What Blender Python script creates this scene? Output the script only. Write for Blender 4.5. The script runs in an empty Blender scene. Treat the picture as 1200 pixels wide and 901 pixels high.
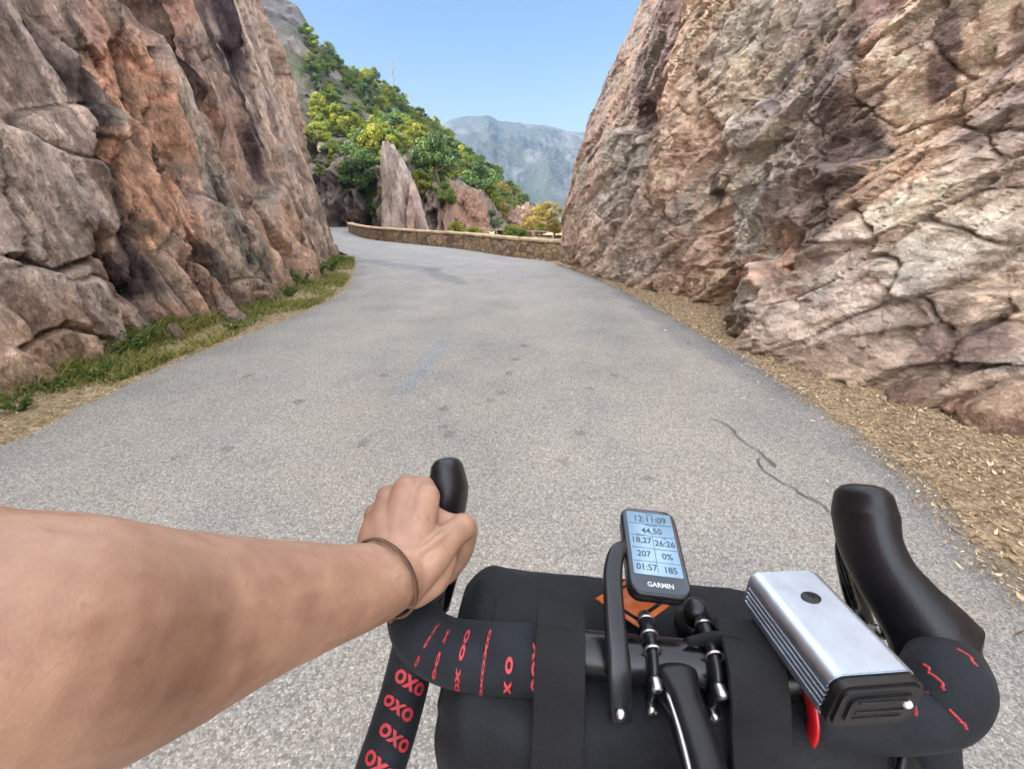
import bpy, bmesh, math, random
import numpy as np
from mathutils import Vector, Matrix

random.seed(7)
rng = np.random.default_rng(11)
scene = bpy.context.scene
COL = scene.collection

# ------------------------------------------------------------------ camera
FPX = 500.0                 # focal length in pixels of a 1200 px wide frame
CH = 1.35                   # eye height
PITCH = math.atan(204.5 / 500.0)
cam_d = bpy.data.cameras.new("camera")
cam_d.sensor_width = 36.0
cam_d.lens = 36.0 * FPX / 1200.0
cam_d.clip_start = 0.01
cam_d.clip_end = 6000.0
cam = bpy.data.objects.new("camera", cam_d)
COL.objects.link(cam)
cam.location = (0, 0, CH)
cam.rotation_euler = (math.pi / 2 - PITCH, 0, 0)
scene.camera = cam

# ------------------------------------------------------------------ light
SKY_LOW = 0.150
SUN_EL = math.radians(30)
SUN_AZ = math.radians(-118)          # clockwise from +Y
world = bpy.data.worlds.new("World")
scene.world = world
world.use_nodes = True
wn, wl = world.node_tree.nodes, world.node_tree.links
wn.clear()
sky = wn.new("ShaderNodeTexSky")
sky.sky_type = 'NISHITA'
sky.sun_disc = False
sky.sun_elevation = SUN_EL
sky.sun_rotation = SUN_AZ
sky.altitude = 300
sky.air_density = 1.0
sky.dust_density = 1.2
sky.ozone_density = 1.0
# added fill light: sky overhead and behind made paler, brighter than the band ahead
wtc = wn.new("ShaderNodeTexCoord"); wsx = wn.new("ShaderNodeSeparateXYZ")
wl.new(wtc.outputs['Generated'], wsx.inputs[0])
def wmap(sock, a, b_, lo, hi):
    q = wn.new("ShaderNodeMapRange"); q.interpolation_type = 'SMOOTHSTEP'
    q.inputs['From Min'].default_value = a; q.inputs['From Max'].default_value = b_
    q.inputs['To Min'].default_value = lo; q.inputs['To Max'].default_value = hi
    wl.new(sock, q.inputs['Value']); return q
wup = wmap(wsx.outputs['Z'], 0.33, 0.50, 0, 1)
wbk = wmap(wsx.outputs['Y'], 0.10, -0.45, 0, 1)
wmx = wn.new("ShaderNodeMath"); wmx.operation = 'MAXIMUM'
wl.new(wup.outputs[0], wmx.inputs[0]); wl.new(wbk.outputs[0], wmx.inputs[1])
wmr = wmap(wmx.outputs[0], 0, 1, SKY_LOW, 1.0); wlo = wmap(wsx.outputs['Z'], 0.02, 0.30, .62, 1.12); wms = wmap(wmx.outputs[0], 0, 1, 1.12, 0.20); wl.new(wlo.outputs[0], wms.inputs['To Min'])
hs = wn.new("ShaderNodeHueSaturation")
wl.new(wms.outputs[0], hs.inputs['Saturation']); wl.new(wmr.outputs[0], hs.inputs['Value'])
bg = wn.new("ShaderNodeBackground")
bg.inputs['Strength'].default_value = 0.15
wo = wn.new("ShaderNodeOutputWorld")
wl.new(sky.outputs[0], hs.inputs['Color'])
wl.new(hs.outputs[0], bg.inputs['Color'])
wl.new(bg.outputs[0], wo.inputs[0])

sd = bpy.data.lights.new("sun", 'SUN')
sd.energy = 2.0
sd.angle = math.radians(0.5)
sd.color = (1.0, 0.93, 0.80)
sun = bpy.data.objects.new("sun", sd)
COL.objects.link(sun)
to_sun = Vector((math.sin(SUN_AZ) * math.cos(SUN_EL), math.cos(SUN_AZ) * math.cos(SUN_EL), math.sin(SUN_EL)))
sun.rotation_euler = to_sun.to_track_quat('Z', 'Y').to_euler()
sun.location = (-30, 10, 40)

vs = scene.view_settings
vs.view_transform = 'Standard'
vs.look = 'None'
vs.gamma = 1.0
vs.exposure = 3.4
scene.cycles.use_denoising = True
scene.cycles.max_bounces = 8
scene.cycles.diffuse_bounces = 4
scene.cycles.volume_bounces = 0
scene.cycles.transparent_max_bounces = 8

# ------------------------------------------------------------------ helpers
_c, _s = math.cos(PITCH), math.sin(PITCH)
def ray(px, py):
    u = (px - 600) / FPX; v = (450.5 - py) / FPX
    return Vector((u, _c + v * _s, v * _c - _s))
def dp(px, py, t):
    return Vector((0, 0, CH)) + ray(px, py) * t
def gp(px, py, z=0.0):
    r = ray(px, py); t = (z - CH) / r.z
    return Vector((r.x * t, r.y * t, z))
def lin(r, g, b, k=1.0):
    f = lambda c: (c / 255 / 12.92) if c <= 10 else ((c / 255 + 0.055) / 1.055) ** 2.4
    return (f(r) * k, f(g) * k, f(b) * k)

def tag(o, label=None, cat=None, group=None, kind=None):
    if label: o["label"] = label
    if cat: o["category"] = cat
    if group: o["group"] = group
    if kind: o["kind"] = kind
    return o
def thing(name, label, cat, loc=(0, 0, 0), group=None):
    o = bpy.data.objects.new(name, None)
    o.empty_display_size = 0.1
    o.location = loc
    COL.objects.link(o)
    return tag(o, label, cat, group)
def link_mesh(name, me, m=None, parent=None, local=False):
    o = bpy.data.objects.new(name, me)
    COL.objects.link(o)
    if m is not None and len(me.materials) == 0:
        me.materials.append(m)
    if parent is not None:
        o.parent = parent
        if not local:
            off = Vector(parent.location)
            q = parent.parent
            if q is not None: off = off + Vector(q.location)
            o.location = -off
    return o
def mk_mesh(name, V, F, smooth=True, col=None, attrs=None):
    me = bpy.data.meshes.new(name)
    V = np.asarray(V, dtype=np.float32)
    if isinstance(F, np.ndarray):
        n, k = F.shape
        me.vertices.add(len(V)); me.vertices.foreach_set("co", V.ravel())
        me.loops.add(n * k); me.loops.foreach_set("vertex_index", F.astype(np.int32).ravel())
        me.polygons.add(n)
        me.polygons.foreach_set("loop_start", np.arange(0, n * k, k, dtype=np.int32))
    else:
        me.from_pydata([tuple(v) for v in V], [], F)
    me.update(calc_edges=True)
    me.validate()
    if col is not None:
        a = me.attributes.new("Col", 'FLOAT_COLOR', 'POINT')
        c = np.ones((len(V), 4), dtype=np.float32); c[:, :3] = col
        a.data.foreach_set("color", c.ravel())
    for k, v in (attrs or {}).items():
        a = me.attributes.new(k, 'FLOAT', 'POINT'); a.data.foreach_set("value", np.asarray(v, np.float32).ravel())
    if smooth:
        me.polygons.foreach_set("use_smooth", np.ones(len(me.polygons), dtype=bool))
    return me
def grid_faces(nu, nv, flip=False):
    i = np.arange(nu - 1)[:, None] * nv + np.arange(nv - 1)[None, :]
    i = i.ravel()
    f = np.stack([i, i + nv, i + nv + 1, i + 1], 1)
    return f[:, ::-1].copy() if flip else f

# ---- numpy noise
def hsh(ix, iy, seed):
    h = (ix.astype(np.int64) * 374761393 + iy.astype(np.int64) * 668265263 + seed * 974711 + 12345) & 0xFFFFFFFF
    h = ((h ^ (h >> 13)) * 1274126177) & 0xFFFFFFFF
    h = ((h ^ (h >> 16)) * 2246822519) & 0xFFFFFFFF
    h = h ^ (h >> 15)
    return (h & 0xFFFFFF) / float(0x1000000)
def vnoise(x, y, seed=0):
    x = np.asarray(x, float); y = np.asarray(y, float)
    ix, iy = np.floor(x), np.floor(y)
    fx, fy = x - ix, y - iy
    ux = fx ** 3 * (fx * (fx * 6 - 15) + 10); uy = fy ** 3 * (fy * (fy * 6 - 15) + 10)
    a = hsh(ix, iy, seed); b = hsh(ix + 1, iy, seed); c = hsh(ix, iy + 1, seed); d = hsh(ix + 1, iy + 1, seed)
    return (a + (b - a) * ux) * (1 - uy) + (c + (d - c) * ux) * uy
def fbm(x, y, octv=5, seed=0, gain=0.5):
    t = 0; a = 1; n = 0
    for k in range(octv):
        t = t + a * (vnoise(x * 2 ** k + 17.3 * k, y * 2 ** k - 9.1 * k, seed + k) * 2 - 1)
        n += a; a *= gain
    return t / n
def ridged(x, y, octv=5, seed=0, gain=0.5):
    t = 0; a = 1; n = 0
    for k in range(octv):
        t = t + a * (1 - np.abs(vnoise(x * 2 ** k + 7.3 * k, y * 2 ** k - 3.1 * k, seed + k) * 2 - 1))
        n += a; a *= gain
    return t / n
def voro(x, y, seed=0, A=1.0, B=1.0, sharp=26.0):
    """broken facets: every cell is a tilted plane; neighbours blend over a narrow band"""
    ix, iy = np.floor(x), np.floor(y)
    f1 = np.full(x.shape, 9.0); f2 = np.full(x.shape, 9.0); cells = []
    for i in (-1, 0, 1):
        for j in (-1, 0, 1):
            gx, gy = ix + i, iy + j
            dx = x - (gx + hsh(gx, gy, seed)); dy = y - (gy + hsh(gx, gy, seed + 1))
            d = np.sqrt(dx * dx + dy * dy)
            h = hsh(gx, gy, seed + 2) - .5 + dx * (hsh(gx, gy, seed + 3) - .5) * A + dy * (hsh(gx, gy, seed + 4) - .5) * B
            f2 = np.where(d < f1, f1, np.minimum(f2, d)); f1 = np.minimum(f1, d)
            cells.append((d, h))
    w = 0; t = 0
    for d, h in cells:
        k = np.exp(-sharp * np.minimum(d - f1, 1.0)); w = w + k; t = t + k * h
    return dict(d=f2 - f1, h=t / w)
def sstep(a, b, x):
    t = np.clip((x - a) / (b - a), 0, 1); return t * t * (3 - 2 * t)

def catmull(P, n):
    P = [np.array(p, float) for p in P]
    P = [2 * P[0] - P[1]] + P + [2 * P[-1] - P[-2]]
    out = []
    for i in range(1, len(P) - 2):
        for k in range(n):
            t = k / n
            p0, p1, p2, p3 = P[i - 1], P[i], P[i + 1], P[i + 2]
            out.append(0.5 * (2 * p1 + (p2 - p0) * t + (2 * p0 - 5 * p1 + 4 * p2 - p3) * t * t + (3 * p1 - p0 - 3 * p2 + p3) * t ** 3))
    out.append(P[-2])
    return np.array(out)

# ---- materials
def new_mat(name):
    m = bpy.data.materials.new(name); m.use_nodes = True
    n, l = m.node_tree.nodes, m.node_tree.links
    return m, n, l, n['Principled BSDF']
def N(n, typ, **kw):
    x = n.new(typ)
    for k, v in kw.items():
        if k in x.inputs: x.inputs[k].default_value = v
        else: setattr(x, k, v)
    return x
def ramp(n, stops):
    r = n.new("ShaderNodeValToRGB"); e = r.color_ramp.elements
    while len(e) < len(stops): e.new(0.5)
    for q, (p, c) in zip(e, stops):
        q.position = p; q.color = (*c, 1) if len(c) == 3 else c
    return r
def simple_mat(name, col, rough=0.5, metal=0.0, bump=0.0, bscale=200.0, var=0.0, vscale=20.0, spec=0.5, coat=0.0):
    """plain surface with a fine grain and slight tone variation"""
    m, n, l, b = new_mat(name)
    b.inputs['Base Color'].default_value = (*col, 1)
    b.inputs['Roughness'].default_value = rough
    b.inputs['Metallic'].default_value = metal
    b.inputs['Specular IOR Level'].default_value = spec
    b.inputs['Coat Weight'].default_value = coat
    tc = n.new("ShaderNodeTexCoord")
    if var > 0:
        nz = N(n, "ShaderNodeTexNoise", Scale=vscale, Detail=6.0, Roughness=0.6)
        l.new(tc.outputs['Object'], nz.inputs['Vector'])
        r = ramp(n, [(0.3, tuple(c * (1 - var) for c in col)), (0.7, tuple(min(1, c * (1 + var)) for c in col))])
        l.new(nz.outputs['Fac'], r.inputs['Fac']); l.new(r.outputs[0], b.inputs['Base Color'])
        mr = N(n, "ShaderNodeMapRange"); mr.inputs['To Min'].default_value = max(0.02, rough - 0.12); mr.inputs['To Max'].default_value = min(1, rough + 0.12)
        l.new(nz.outputs['Fac'], mr.inputs['Value']); l.new(mr.outputs[0], b.inputs['Roughness'])
    if bump > 0:
        nb = N(n, "ShaderNodeTexNoise", Scale=bscale, Detail=4.0)
        l.new(tc.outputs['Object'], nb.inputs['Vector'])
        bp = N(n, "ShaderNodeBump", Strength=1.0, Distance=bump)
        l.new(nb.outputs['Fac'], bp.inputs['Height']); l.new(bp.outputs[0], b.inputs['Normal'])
    return m
# ================================================================== ROCK
def rock_material(name, bdist=0.02, aniso=(1, 1, 1), rot=(0, 0, 0), facets=((2.6, .55), (7., .6), (19., .6), (48., .55)), warp=.05):
    m, n, l, b = new_mat(name)
    at = N(n, "ShaderNodeAttribute", attribute_name="Col")
    tc = n.new("ShaderNodeTexCoord")
    mp = n.new("ShaderNodeMapping"); mp.inputs['Scale'].default_value = aniso; mp.inputs['Rotation'].default_value = rot
    l.new(tc.outputs['Object'], mp.inputs['Vector'])
    n1 = N(n, "ShaderNodeTexNoise", Scale=9.0, Detail=9.0, Roughness=0.68, Distortion=0.4)
    n2 = N(n, "ShaderNodeTexNoise", Scale=60.0, Detail=6.0, Roughness=0.7)
    n3 = N(n, "ShaderNodeTexVoronoi", feature='DISTANCE_TO_EDGE', Scale=5.0, Detail=2.0, Roughness=0.6)
    for q in (n1, n2): l.new(mp.outputs[0], q.inputs['Vector'])
    # warp the crack network so that its edges are ragged
    wa = N(n, "ShaderNodeVectorMath", operation='MULTIPLY_ADD'); wa.inputs[1].default_value = (0.35, 0.35, 0.35)
    l.new(n1.outputs['Color'], wa.inputs[0]); l.new(mp.outputs[0], wa.inputs[2]); l.new(wa.outputs[0], n3.inputs['Vector'])
    n4 = N(n, "ShaderNodeTexNoise", Scale=190.0, Detail=4.0, Roughness=0.7); l.new(mp.outputs[0], n4.inputs['Vector'])
    r4 = ramp(n, [(0.32, (0.62, 0.62, 0.62)), (0.5, (1, 1, 1)), (0.68, (1.35, 1.35, 1.33))]); l.new(n4.outputs['Fac'], r4.inputs['Fac'])
    r1 = ramp(n, [(0.28, (0.60, 0.60, 0.60)), (0.5, (0.98, 0.98, 0.98)), (0.72, (1.28, 1.25, 1.2))])
    l.new(n1.outputs['Fac'], r1.inputs['Fac'])
    r2 = ramp(n, [(0.3, (0.72, 0.72, 0.72)), (0.5, (1, 1, 1)), (0.7, (1.22, 1.22, 1.22))])
    l.new(n2.outputs['Fac'], r2.inputs['Fac'])
    r3 = ramp(n, [(0.0, (0.55, 0.5, 0.48)), (0.015, (1, 1, 1))])
    l.new(n3.outputs['Distance'], r3.inputs['Fac'])
    x = at.outputs['Color']
    for r, f in ((r1, 0.8), (r2, 0.8), (r4, 0.7), (r3, 0.2)):
        mx = N(n, "ShaderNodeMix", data_type='RGBA', blend_type='MULTIPLY'); mx.inputs[0].default_value = f
        l.new(x, mx.inputs[6]); l.new(r.outputs[0], mx.inputs[7]); x = mx.outputs[2]
    l.new(x, b.inputs['Base Color'])
    b.inputs['Roughness'].default_value = 0.85
    b.inputs['Specular IOR Level'].default_value = 0.25
    # chipped faces: in every cell of a network the surface is a plane of its own tilt
    wv = N(n, "ShaderNodeVectorMath", operation='MULTIPLY_ADD'); wv.inputs[1].default_value = (warp, warp, warp)
    l.new(n1.outputs['Color'], wv.inputs[0]); l.new(mp.outputs[0], wv.inputs[2])
    tot = None; tone = None
    for k, (sc, am) in enumerate(facets):
        vo = N(n, "ShaderNodeTexVoronoi", Scale=sc); l.new(wv.outputs[0], vo.inputs['Vector'])
        df = N(n, "ShaderNodeVectorMath", operation='SUBTRACT'); l.new(wv.outputs[0], df.inputs[0]); l.new(vo.outputs['Position'], df.inputs[1])
        cc = N(n, "ShaderNodeVectorMath", operation='SUBTRACT'); l.new(vo.outputs['Color'], cc.inputs[0]); cc.inputs[1].default_value = (.5, .5, .5)
        dt = N(n, "ShaderNodeVectorMath", operation='DOT_PRODUCT'); l.new(df.outputs[0], dt.inputs[0]); l.new(cc.outputs[0], dt.inputs[1])
        mu = N(n, "ShaderNodeMath", operation='MULTIPLY_ADD'); mu.inputs[1].default_value = am * 2.0
        l.new(dt.outputs['Value'], mu.inputs[0])
        if tot is not None: l.new(tot, mu.inputs[2])
        else: mu.inputs[2].default_value = 0
        tot = mu.outputs[0]
    ad = N(n, "ShaderNodeMath", operation='MULTIPLY_ADD'); ad.inputs[1].default_value = bdist * .35
    l.new(n2.outputs['Fac'], ad.inputs[0]); l.new(tot, ad.inputs[2])
    a1 = N(n, "ShaderNodeMath", operation='MULTIPLY_ADD'); a1.inputs[1].default_value = bdist
    l.new(n1.outputs['Fac'], a1.inputs[0]); l.new(ad.outputs[0], a1.inputs[2])
    cr = N(n, "ShaderNodeMapRange"); cr.inputs['From Max'].default_value = 0.04; cr.inputs['To Max'].default_value = 0.004
    l.new(n3.outputs['Distance'], cr.inputs['Value'])
    a2 = N(n, "ShaderNodeMath", operation='ADD'); l.new(a1.outputs[0], a2.inputs[0]); l.new(cr.outputs[0], a2.inputs[1])
    bdist = 1.0
    bp = N(n, "ShaderNodeBump", Strength=1.0, Distance=bdist)
    l.new(a2.outputs[0], bp.inputs['Height']); l.new(bp.outputs[0], b.inputs['Normal'])
    return m
ROCK_L = rock_material("rock_left", 0.014, (1, 1, 0.5), (0.25, 0, 0), facets=((4., .6), (11., .7), (30., .7), (75., .65)), warp=.03)
ROCK_R = rock_material("rock_right", 0.022, (1, 0.55, 1.3), (0.7, 0, 0))
ROCK_S = rock_material("rock_small", 0.02)
ROCK_FAR = rock_material("rock_far", 0.10, (0.7, 0.7, 0.3), facets=((.5, .7), (1.3, .7), (3.5, .6)), warp=.2)

class Path2:
    def __init__(self, pts, n=24):
        self.P = catmull(pts, n)
        d = np.linalg.norm(np.diff(self.P, axis=0), axis=1)
        self.S = np.concatenate([[0], np.cumsum(d)])
    def at(self, s):
        return np.stack([np.interp(s, self.S, self.P[:, 0]), np.interp(s, self.S, self.P[:, 1])], -1)
    def normal(self, s, sign, w=0.8):
        t = self.at(s + w) - self.at(s - w)
        t /= np.maximum(np.linalg.norm(t, axis=-1, keepdims=True), 1e-6)
        return np.stack([t[..., 1], -t[..., 0]], -1) * sign
    def pix(self, px, py):
        """arc length and height where a sight line meets the upright sheet above the path"""
        r = ray(px, py); best = None
        P = self.P
        for i in range(len(P) - 1):
            a, b = P[i], P[i + 1]
            den = r.x * (b[1] - a[1]) - r.y * (b[0] - a[0])
            if abs(den) < 1e-9: continue
            t = (a[0] * (b[1] - a[1]) - a[1] * (b[0] - a[0])) / den
            q = (a[0] * r.y - a[1] * r.x) / den
            if t > 0.2 and -0.001 <= q <= 1.001 and (best is None or t < best[0]):
                best = (t, self.S[i] + q * (self.S[i + 1] - self.S[i]), CH + r.z * t)
        return (best[1], best[2]) if best else None

def station(path, k, dmax=0.28, dmin=0.012):
    s = [0.0]
    while s[-1] < path.S[-1]:
        p = path.at(np.array(s[-1])); d = math.hypot(*p)
        s.append(s[-1] + min(dmax, max(dmin, k * d)))
    return np.array(s[:-1] + [path.S[-1]])

def cliff(name, path, sign, seeds, disp_fn, lean_fn, top_fn, mat, col_fn, k=0.0043, rows=360, shear=0.0, warp=0.22, hmin=-0.25):
    s = station(path, k)
    p = path.at(s); dist = np.hypot(p[:, 0], p[:, 1])
    hv = 1.6 + np.clip(dist, 2.5, 20) * 0.40
    top = top_fn(s)
    v = np.linspace(0, 1, rows); v2 = np.linspace(0, 1, 26)[1:] ** 1.5
    H = np.concatenate([hmin + v[None, :] * (hv[:, None] - hmin), hv[:, None] + v2[None, :] * (top - hv)[:, None]], 1)
    S = s[:, None] - shear * np.minimum(np.maximum(H, 0), hv[:, None])
    # big hand-set blocks, found from their nearest seed, with ragged borders
    sx = S + warp * 0.5 * fbm(S * 1.1, H * 1.1, 4, 91); hx = H + warp * 0.5 * fbm(S * 1.1, H * 1.1, 4, 95)
    best = np.full(S.shape, 1e9); sec = np.full(S.shape, 1e9); ids = np.zeros(S.shape, int)
    for i, q in enumerate(seeds):
        ds, dh = sx - q['s'], hx - q['h']
        ca, sa = math.cos(q['ang']), math.sin(q['ang'])
        a = (ds * ca + dh * sa) / q['lx']; b_ = (-ds * sa + dh * ca) / q['ly']
        d = np.sqrt(a * a + b_ * b_)
        n = d < best
        sec = np.where(n, best, np.minimum(sec, d)); ids = np.where(n, i, ids); best = np.where(n, d, best)
    edge = sec - best
    wsum = 0; csum = 0
    cx_ = S + .45 * fbm(S * 1.4, H * 1.4, 5, 191, .6); ch_ = H + .45 * fbm(S * 1.4, H * 1.4, 5, 195, .6)
    for q in seeds:
        ds, dh = cx_ - q['s'], ch_ - q['h']; ca, sa = math.cos(q['ang']), math.sin(q['ang'])
        w_ = np.exp(-7 * np.minimum(12, np.sqrt(((ds * ca + dh * sa) / q['lx']) ** 2 + ((-ds * sa + dh * ca) / q['ly']) ** 2)))[..., None] + 1e-30
        wsum = wsum + w_; csum = csum + w_ * q['c']
    cbase = csum / wsum
    off = np.array([q['off'] for q in seeds])[ids]
    tA = np.array([q['ts'] for q in seeds])[ids]; tB = np.array([q['th'] for q in seeds])[ids]
    s0 = np.array([q['s'] for q in seeds])[ids]; h0 = np.array([q['h'] for q in seeds])[ids]
    wb = 0; big = 0
    for i, q in enumerate(seeds):
        ds, dh = sx - q['s'], hx - q['h']; ca, sa = math.cos(q['ang']), math.sin(q['ang'])
        d = np.sqrt(((ds * ca + dh * sa) / q['lx']) ** 2 + ((-ds * sa + dh * ca) / q['ly']) ** 2)
        k_ = np.exp(-26 * np.minimum(d - best, 3)); wb = wb + k_
        big = big + k_ * np.clip(q['off'] + q['ts'] * (S - q['s']) + q['th'] * (H - q['h']), -.9, 1.1)
    big = big / wb
    D, crack = disp_fn(S, H, ids, edge)
    fade = sstep(0.0, 1.0, 1 - np.clip((H - hv[:, None]) / 4, 0, 1)) * 0.6 + 0.4
    disp = big * fade + D - lean_fn(S, H)
    nrm = path.normal(s, sign); n2d = path.normal(S, sign)
    base = path.at(S) + n2d * disp[..., None]
    V = np.concatenate([base, H[..., None]], -1)
    colr = col_fn(S, H, cbase, edge, crack, D)
    nu, nv = H.shape
    F = grid_faces(nu, nv, flip=(sign > 0))
    V = V.reshape(-1, 3); colr = colr.reshape(-1, 3)
    # a back and a top so that the mass is solid
    back = np.stack([p[:, 0] - nrm[:, 0] * 9, p[:, 1] - nrm[:, 1] * 9, top - 0.5], -1)
    back0 = back.copy(); back0[:, 2] = -0.3
    n0 = len(V)
    V = np.concatenate([V, back, back0]); colr = np.concatenate([colr, np.full((2 * nu, 3), 0.2)])
    i = np.arange(nu - 1)
    tp = i * nv + nv - 1
    f2 = np.stack([tp, tp + nv, n0 + i + 1, n0 + i], 1)
    f3 = np.stack([n0 + i, n0 + i + 1, n0 + nu + i + 1, n0 + nu + i], 1)
    if sign > 0: f2 = f2[:, ::-1]; f3 = f3[:, ::-1]
    F = np.concatenate([F, f2, f3])
    me = mk_mesh(name, V, F, False, colr)
    o = link_mesh(name, me, mat)
    return o

def mkseeds(path, L):
    out = []
    for (px, py, off, ts, th, lx, ly, ang, c) in L:
        q = path.pix(px, py)
        if q is None: continue
        out.append(dict(s=q[0], h=q[1], off=off, ts=ts, th=th, lx=lx, ly=ly, ang=math.radians(ang), c=(0.76 * np.array(lin(*c, 1.6)) + 0.24 * float(np.mean(lin(*c, 1.6)))) * np.array((1.06, 1.0, .92))))
    return out

def rot_an(S, H, ang, la, lb):
    ca, sa = math.cos(math.radians(ang)), math.sin(math.radians(ang))
    return (S * ca + H * sa) / la, (-S * sa + H * ca) / lb

# ---------------------------------------------------------------- left cliff
LP = Path2([(-4.6, -9), (-4.3, -3), (-4.25, 0.5), (-4.05, 3.0), (-4.0, 3.6), (-4.1, 4.56), (-3.95, 5.4), (-4.05, 7.4),
            (-4.65, 10.4), (-5.75, 13.6), (-7.2, 16.2), (-10.0, 20.5), (-15.0, 29.5), (-21.5, 41.0), (-34, 60)])
GP, OR, PU, TN, DK = (158, 140, 130), (186, 138, 108), (92, 74, 68), (172, 146, 126), (82, 67, 60)
LS = mkseeds(LP, [
    # px, py, offset, tilt along, tilt up, size along, size up, angle, colour
    (40, 60, 0.26, 0.05, 0.05, 1.2, 1.0, 0, (150, 130, 120)),
    (95, 140, 0.42, 0.06, -0.14, 0.8, 0.45, 15, (172, 150, 138)),
    (60, 260, 0.42, 0.06, 0.16, 1.0, 1.0, 10, GP),
    (40, 380, 0.40, 0.0, 0.05, 0.9, 0.8, 5, (166, 136, 112)),
    (105, 370, 0.42, -0.1, 0.0, 0.55, 0.7, 0, GP),
    (120, 30, 0.24, 0.0, 0.1, 0.5, 0.9, 100, (140, 118, 110)),
    (128, 190, -0.10, 0.0, 0.0, 0.16, 1.3, 12, (96, 78, 72)),
    (150, 110, 0.02, 0.1, 0.0, 0.35, 1.3, 12, (176, 128, 100)),
    (160, 230, 0.14, 0.2, 0.0, 0.32, 1.3, 14, OR),
    (185, 120, 0.06, -0.2, 0.0, 0.3, 1.4, 12, (190, 130, 96)),
    (205, 215, 0.26, -0.1, 0.05, 0.4, 1.2, 14, OR),
    (170, 330, 0.20, 0.0, 0.1, 0.5, 0.8, 14, (170, 130, 108)),
    (140, 320, -0.12, 0.1, 0.0, 0.2, 0.9, 16, PU),
    (150, 370, 0.30, 0.0, -0.1, 0.5, 0.5, 5, (160, 132, 116)),
    (215, 330, 0.30, 0.1, 0.0, 0.45, 0.7, 16, (166, 134, 114)),
    (232, 100, -0.20, 0.0, 0.0, 0.24, 1.6, 13, (112, 80, 68)),
    (255, 190, 0.20, -0.1, 0.1, 0.7, 1.4, 16, (150, 132, 122)),
    (275, 290, 0.28, 0.0, 0.1, 0.8, 0.9, 18, (152, 132, 118)),
    (260, 60, 0.12, 0.0, 0.05, 0.6, 1.6, 12, (160, 122, 104)),
    (240, 300, -0.15, 0.0, 0.0, 0.2, 1.2, 18, DK),
    (305, 70, -0.08, 0.05, 0.0, 0.9, 2.2, 12, PU),
    (310, 190, 0.02, 0.0, 0.0, 0.7, 1.5, 14, (140, 118, 108)),
    (335, 130, 0.15, 0.0, 0.0, 0.9, 2.6, 12, (170, 146, 130)),
    (330, 260, 0.25, 0.0, 0.05, 1.0, 1.2, 18, (168, 134, 110)),
    (355, 260, 0.32, 0.0, 0.0, 1.2, 1.4, 12, (172, 142, 122)),
    (360, 120, 0.2, 0.0, 0.0, 1.2, 2.6, 8, (176, 152, 136)),
    (285, 345, 0.35, 0.0, 0.0, 0.6, 0.5, 10, (160, 128, 108)),
    (-200, 200, 0.3, 0.0, 0.0, 1.6, 1.6, 10, GP), (-500, 200, 0.1, 0.0, 0.0, 1.6, 1.6, 10, OR),
])
def joints(S, H, path, L):
    out = 0
    for pix, w in L:
        q = [path.pix(*p) for p in pix]; q = np.array([v for v in q if v]); m = np.full(S.shape, 9.)
        for (s0, h0), (s1, h1) in zip(q[:-1], q[1:]):
            dx, dy = s1 - s0, h1 - h0; t = np.clip(((S - s0) * dx + (H - h0) * dy) / (dx * dx + dy * dy), 0, 1)
            m = np.minimum(m, np.hypot(S - s0 - dx * t + .05 * fbm(H * 3 + s0, H * 0, 4, 58, .6), H - h0 - dy * t))
        out = np.maximum(out, np.clip(1 - m / (w * (.6 + .8 * vnoise(S * 3, H * 2, 59))), 0, 1))
    return out
LJ = [([(112, 40), (126, 140), (146, 260), (165, 340), (190, 405)], .07), ([(228, -30), (236, 90), (252, 200), (288, 300), (310, 345)], .11), ([(165, -30), (182, 120), (212, 260), (240, 365)], .05),
      ([(266, -30), (283, 120), (308, 250), (330, 330)], .10), ([(318, -10), (332, 120), (352, 250), (362, 310)], .13), ([(195, 60), (213, 200), (222, 340)], .04), ([(0, 300), (60, 322), (112, 300)], .04),
      ([(50, 30), (98, 96), (106, 150)], .05), ([(150, 60), (160, 200), (172, 300)], .04), ([(345, 60), (358, 200), (374, 300)], .14), ([(0, 410), (50, 380), (110, 400)], .04), ([(255, 60), (272, 220), (285, 340)], .05)]
for q in LS: q['off'] *= .72
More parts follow.
